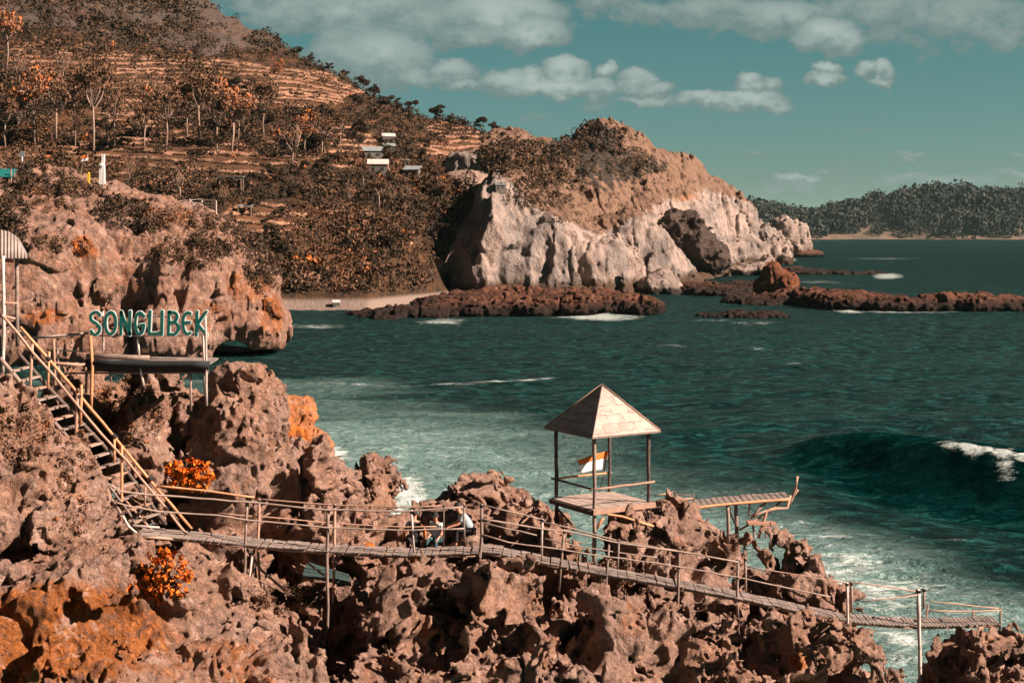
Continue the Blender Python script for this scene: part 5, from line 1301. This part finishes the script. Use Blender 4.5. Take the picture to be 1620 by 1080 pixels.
# white marker column, yellow post, flag, signboard and fence on the cliff top
b0 = small(162,292); u_ = b0.y/F
c = empty('marker_column', b0, 'tall white painted double column standing on the cliff top', 'column'); 
for dx, w_, z0, z1 in ((-2.6,4.6,-4,33), (2.6,3.6,-4,31)): MB().bar((dx*u_,0,z0*u_), (dx*u_*.8,0,z1*u_), w_*u_, w_*u_).build('shaft', M_wht, c)
MB().bar((.8*u_,0,31*u_), (1.6*u_,0,48*u_), 4.4*u_, 4.4*u_).build('top_shaft', M_roofb if False else M_wht, c)
MB().bar((-1*u_,-.1,29*u_), (1*u_,-.1,32*u_), 9*u_, 5*u_).build('collar', M_wht, c)
b0 = small(140,289); u_ = b0.y/F
tag(MB(b0).bar(b0-Vector((0,0,1)), b0+Vector((0,0,15*u_)), 3.6*u_, 3.6*u_).tube([b0+Vector((0,0,15*u_)), b0+Vector((0,0,16.5*u_))], 2.4*u_, 8).build('post', plain('yellow_paint', (1.0,.55,.05), .6, .1)), 'short bright yellow post on the cliff top left of the white column', 'post')
b0 = small(128,284); u_ = b0.y/F
c = empty('flag', b0, 'small orange and white flag on a thin pole on the cliff top', 'flag'); MB().tube([(0,0,-1),(1*u_,0,20*u_),(11*u_,0,40*u_)], .05, 5).build('flag_pole', M_bark, c)
for k_, m_ in ((0, M_red), (1, M_wht)):
    mb = MB(); z1 = (38-5*k_)*u_; mb.box8([(0,0,z1-5*u_),(11*u_,.1,z1-3*u_),(11*u_,.15,z1-3*u_),(0,.05,z1-5*u_),(2*u_,0,z1-1*u_),(11*u_,.1,z1+2*u_),(11*u_,.15,z1+2*u_),(2*u_,.05,z1-1*u_)]); mb.build('flag_band', m_, c)
b0 = small(35,264); u_ = b0.y/F
c = empty('signboard', b0, 'small grey notice board on a post at the left of the cliff top', 'signboard'); MB().tube([(0,0,-1),(0,0,16*u_)], 1.2*u_, 6).build('post', M_wht, c); MB().bar((-4*u_,0,20*u_), (4*u_,0,20*u_), .2, 9*u_, side=(0,1,0)).build('board', M_roofb, c)
f0 = [small(x, y) for x, y in ((300,322),(318,326),(342,340))]
c = empty('fence', f0[1], 'short weathered rail fence on the edge of the cliff top', 'fence'); 
tops = [P(300,315,f0[0].y), P(320,315,f0[1].y), P(342,318,f0[2].y)]
for a, b in zip(f0, tops): MB(f0[1]).tube([a-Vector((0,0,.5)), b], .10, 6).build('post', W_white, c)
for dz in (0, -.55, -1.0): MB(f0[1]).tube([P(284,318,f0[0].y)+Vector((0,0,dz)) if dz == 0 else tops[0]+Vector((0,0,dz)), tops[1]+Vector((0,0,dz)), tops[2]+Vector((0,0,dz))], .07, 6).build('rail', W_white, c)
MB(f0[1]).tube([tops[0], f0[1]+Vector((-.4,0,-.8))], .08, 6).build('rail', W_white, c)

# ================================================================ people
M_skin = plain('skin', (.75,.34,.22), .6, .1); M_hair = plain('black_hair', (.02,.018,.018), .6); M_blk = plain('black_cloth', (.025,.025,.028), .85); M_lt = plain('pale_blue_shirt', (.72,.80,.82), .85, .2, .2, 10); M_gry = plain('grey_blue_shirt', (.42,.52,.56), .85, .2, .2, 10); M_tealc = plain('dark_teal_trousers', (.05,.12,.13), .85); M_orc = plain('orange_sleeves', (.9,.28,.08), .8)
def skinmesh(name, verts, edges, radii, mat, parent, root=0, lev=2):
    me = bpy.data.meshes.new(name); me.from_pydata([tuple(v) for v in verts], edges, []); me.update()
    o = bpy.data.objects.new(name, me); col.objects.link(o); o.parent = parent; me.materials.append(mat)
    md = o.modifiers.new('skin', 'SKIN'); md.use_smooth_shade = True
    for i, r in enumerate(radii): sv = me.skin_vertices[0].data[i]; sv.radius = (r, r) if not isinstance(r, tuple) else r; sv.use_root = (i == root)
    s_ = o.modifiers.new('sub', 'SUBSURF'); s_.levels = lev; s_.render_levels = lev
    return o
def person(seat, yaw, label, lean, armL, armR, shirt, trousers, head_turn=0, cap=None, sleeves=None, stand=False, scale=1.0, legs=None):
    """figure in its own frame: +x forward, z up, origin at the seat (or the feet); arms as elbow, hand offsets from the shoulder"""
    p = empty('person', seat, label, 'person'); p.rotation_euler.z = yaw; p.scale = (scale,)*3
    hz = .90 if stand else .10
    hip = Vector((0, 0, hz)); lx = math.sin(lean); lz = math.cos(lean)
    def up(d): return hip+Vector((lx*d, 0, lz*d))
    belly = up(.20); chest = up(.38); neck = up(.52)+Vector((.01, 0, 0)); headb = neck+Vector((.02+lx*.05, 0, .08)); headm = neck+Vector((.04+lx*.08, 0, .17)); headt = neck+Vector((.035+lx*.08, 0, .25))
    V_ = [hip, belly, chest, neck, headb, headm, headt]; E_ = [(0,1),(1,2),(2,3),(3,4),(4,5),(5,6)]; R_ = [.14, .125, .145, .052, .06, .092, .06]
    def add(parent_i, pts, rr):
        k = parent_i
        for q, r in zip(pts, rr): V_.append(Vector(q)); E_.append((k, len(V_)-1)); R_.append(r); k = len(V_)-1
        return k
    handroots = []
    for sgn, arm in ((1, armL), (-1, armR)):
        sh_ = chest+Vector((0, .17*sgn, .07)); el = sh_+Vector(arm[0]); ha = el+Vector(arm[1])
        k = add(2, [sh_, el, ha, ha+(ha-el).normalized()*.06], [.056, .042, .028, .030])
        dr = (ha-el).normalized(); sd = dr.cross(Vector((0, 0, 1))); sd = Vector((0, 1, 0)) if sd.length < .1 else sd.normalized()
        base_ = ha+dr*.07
        for f_ in range(4): add(k, [base_+sd*(.018*(f_-1.5))+dr*.02, base_+sd*(.021*(f_-1.5))+dr*(.05+.008*(1 if f_ in (1,2) else -1))+Vector((0,0,-.012)), base_+sd*(.021*(f_-1.5))+dr*(.068)+Vector((0,0,-.035))], [.009, .0085, .007])
        add(k, [ha+sd*.035+dr*.02, ha+sd*.052+dr*.05+Vector((0,0,-.01))], [.010, .008])
    legpts = []
    for sgn in (1, -1):
        hj = hip+Vector((.0, .09*sgn, -.03))
        if stand: kn = hj+Vector((.03, .01*sgn, -.42)); an = kn+Vector((-.02, 0, -.40))
        else:
            L_ = legs or ((.40, .06, .04), (.02, 0, -.42)); kn = hj+Vector((L_[0][0], L_[0][1]*sgn, L_[0][2])); an = kn+Vector((L_[1][0], L_[1][1]*sgn, L_[1][2]))
        add(0, [hj, kn, an, an+Vector((.06, 0, -.05)), an+Vector((.17, 0, -.065))], [.088, .06, .042, .042, .032]); legpts.append((hj, kn, an))
    body = skinmesh('body', V_, E_, R_, M_skin, p)
    # clothes
    tv = [hip+Vector((0,0,-.03)), belly, chest, up(.47)]; te = [(0,1),(1,2),(2,3)]; tr = [.168, .162, .182, .095]
    for sgn, arm in ((1, armL), (-1, armR)):
        sh_ = chest+Vector((0, .17*sgn, .07)); el = sh_+Vector(arm[0]); k0 = len(tv); tv += [sh_, sh_.lerp(el, .75)]; te += [(2, k0), (k0, k0+1)]; tr += [.082, .066]
    skinmesh('shirt', tv, te, tr, shirt, p)
    if sleeves:
        for sgn, arm in ((1, armL), (-1, armR)):
            sh_ = chest+Vector((0, .17*sgn, .07)); el = sh_+Vector(arm[0]); ha = el+Vector(arm[1])
            skinmesh('sleeve', [sh_, sh_.lerp(el, .5), el, el.lerp(ha, .85)], [(0,1),(1,2),(2,3)], [.076, .066, .054, .042], sleeves, p)
    qv = [hip+Vector((0,0,.03))]; qe = []; qr = [.150]
    for hj, kn, an in legpts:
        k0 = len(qv); qv += [hj, kn, kn.lerp(an, .9)]; qe += [(0, k0), (k0, k0+1), (k0+1, k0+2)]; qr += [.105, .075, .058]
    skinmesh('trousers', qv, qe, qr, trousers, p)
    hc = headm+Vector((-.012, 0, .025))
    mb = MB(); n = 14
    def dome(rx, ry, rz, zmin, fwd=0):
        b0 = len(mb.v); rows = 8
        for i in range(rows+1):
            th = math.pi*(i/rows)*zmin
            for k in range(n): a = 2*math.pi*k/n; mb.v.append(hc+Vector((rx*math.sin(th)*math.cos(a), ry*math.sin(th)*math.sin(a), rz*math.cos(th))))
        for i in range(rows):
            for k in range(n): a = b0+i*n+k; b = b0+i*n+(k+1) % n; mb.f.append((a, a+n, b+n, b))
    dome(.112, .098, .122, .56); mb.build('hair' if not cap else 'cap', cap or M_hair, p, True)
    if cap: mb = MB(); mb.bar(hc+Vector((.07,0,.02)), hc+Vector((.17,0,.0)), .13, .012); mb.build('cap_peak', cap, p)
    # face
    fx = headm.x+.082
    mb = MB(); mb.tube([(fx-.01, 0, headm.z+.03), (fx+.022, 0, headm.z-.012), (fx-.005, 0, headm.z-.022)], .012, 6); mb.build('nose', M_skin, p, True)
    for sgn in (1, -1):
        mb = MB(); mb.tube([(fx-.006, .03*sgn-.01, headm.z+.022), (fx-.006, .03*sgn+.01, headm.z+.022)], .008, 6); mb.build('eye', M_hair, p)
        mb = MB(); mb.tube([(headm.x-.005, .088*sgn, headm.z-.02), (headm.x-.01, .098*sgn, headm.z+.02)], .014, 6); mb.build('ear', M_skin, p, True)
    mb = MB(); mb.tube([(fx-.008, -.022, headm.z-.045), (fx-.008, .022, headm.z-.045)], .007, 6); mb.build('mouth', plain('lip', (.45,.15,.11)) if 'lip' not in bpy.data.materials else bpy.data.materials['lip'], p)
    return p
dn = ((.06,.05,-.26),(.20,-.03,-.12))
person(P(744,842,42.6), R(188), 'person in grey blue shirt bent forward beside the bridge corner, dark hair', .55, ((.16,.03,-.22),(.22,0,-.06)), ((.14,-.03,-.22),(.2,0,-.08)), M_gry, M_blk, scale=1.08)
person(P(692,856,42.4), R(-115), 'person in pale shirt and black cap sitting behind the bridge rail', .18, dn, dn, M_lt, M_tealc, cap=M_blk, scale=.98)
person(P(656,858,42.5), R(100), 'person with orange sleeves and black vest seated leftmost of the three', .05, ((.03,.12,-.25),(.08,.02,-.22)), ((.03,-.12,-.25),(.08,-.02,-.22)), M_blk, M_blk, sleeves=M_orc, scale=1.05)
# a rock seat under each sitter and the orange stone beside the deck
def stone(name, c, r, mat, label, cat, seed):
    bm_v = []; me = bpy.data.meshes.new(name); import bmesh
    bm = bmesh.new(); bmesh.ops.create_icosphere(bm, subdivisions=4, radius=1); me_v = np.array([v.co[:] for v in bm.verts])
    k = 1+.22*fbm(me_v[:,0], me_v[:,1], me_v[:,2], .9, 3, seed)-.12*ridged(me_v[:,0], me_v[:,1], me_v[:,2], .6, 3, seed+3)
    for v, kk in zip(bm.verts, k): v.co = Vector((v.co.x*r[0], v.co.y*r[1], v.co.z*r[2]))*float(kk)
    bm.to_mesh(me); bm.free(); add_attr(me, 'stain', np.full(len(me.vertices), .9 if 'orange' in label else .2))
    o = new_obj(name, me, mat, smooth=True); o.location = c; tag(o, label, cat); return o
stone('boulder', P(745,862,42.7), (.36,.34,.42), M_near, 'dark rock the bent person in the grey blue shirt sits on', 'rock', 1)
stone('boulder', P(691,876,42.6), (.34,.30,.34), M_near, 'low rock under the person in the pale shirt', 'rock', 2)
stone('boulder', P(657,880,42.7), (.34,.30,.34), M_near, 'low rock under the person with orange sleeves', 'rock', 3)
stone('boulder', P(583,866,42.7), (.20,.16,.15), M_orange, 'small orange stone lying at the back edge of the level footbridge', 'stone', 4)
hh = rayhit(388,334)
if hh:
    pt = person(hh[0]+Vector((0,-.6,.1)), R(-90), 'tiny dark clothed person standing by the little shelter on the lower hill', .05, ((.02,.06,-.27),(.03,0,-.24)), ((.02,-.06,-.27),(.03,0,-.24)), M_blk, M_blk, stand=True)
print('done t=%.1f' % (time.time()-T0), flush=True)
# ================================================================ the air
hz_ = MB((0, 0, 0)); hz_.box8([(-24000,-60,-400),(24000,-60,-400),(24000,24000,-400),(-24000,24000,-400),(-24000,-60,330),(24000,-60,330),(24000,24000,330),(-24000,24000,330)])
m, t, bs = mat_new('air'); m.node_tree.nodes.remove(bs)
pv = t.node('ShaderNodeVolumePrincipled'); pv.inputs['Color'].default_value = (.55,.88,.86,1); pv.inputs['Density'].default_value = .00002; pv.inputs['Anisotropy'].default_value = .2
t.l.new(pv.outputs[0], m.node_tree.nodes['Material Output'].inputs['Volume'])
tag(hz_.build('haze', m), kind='stuff')
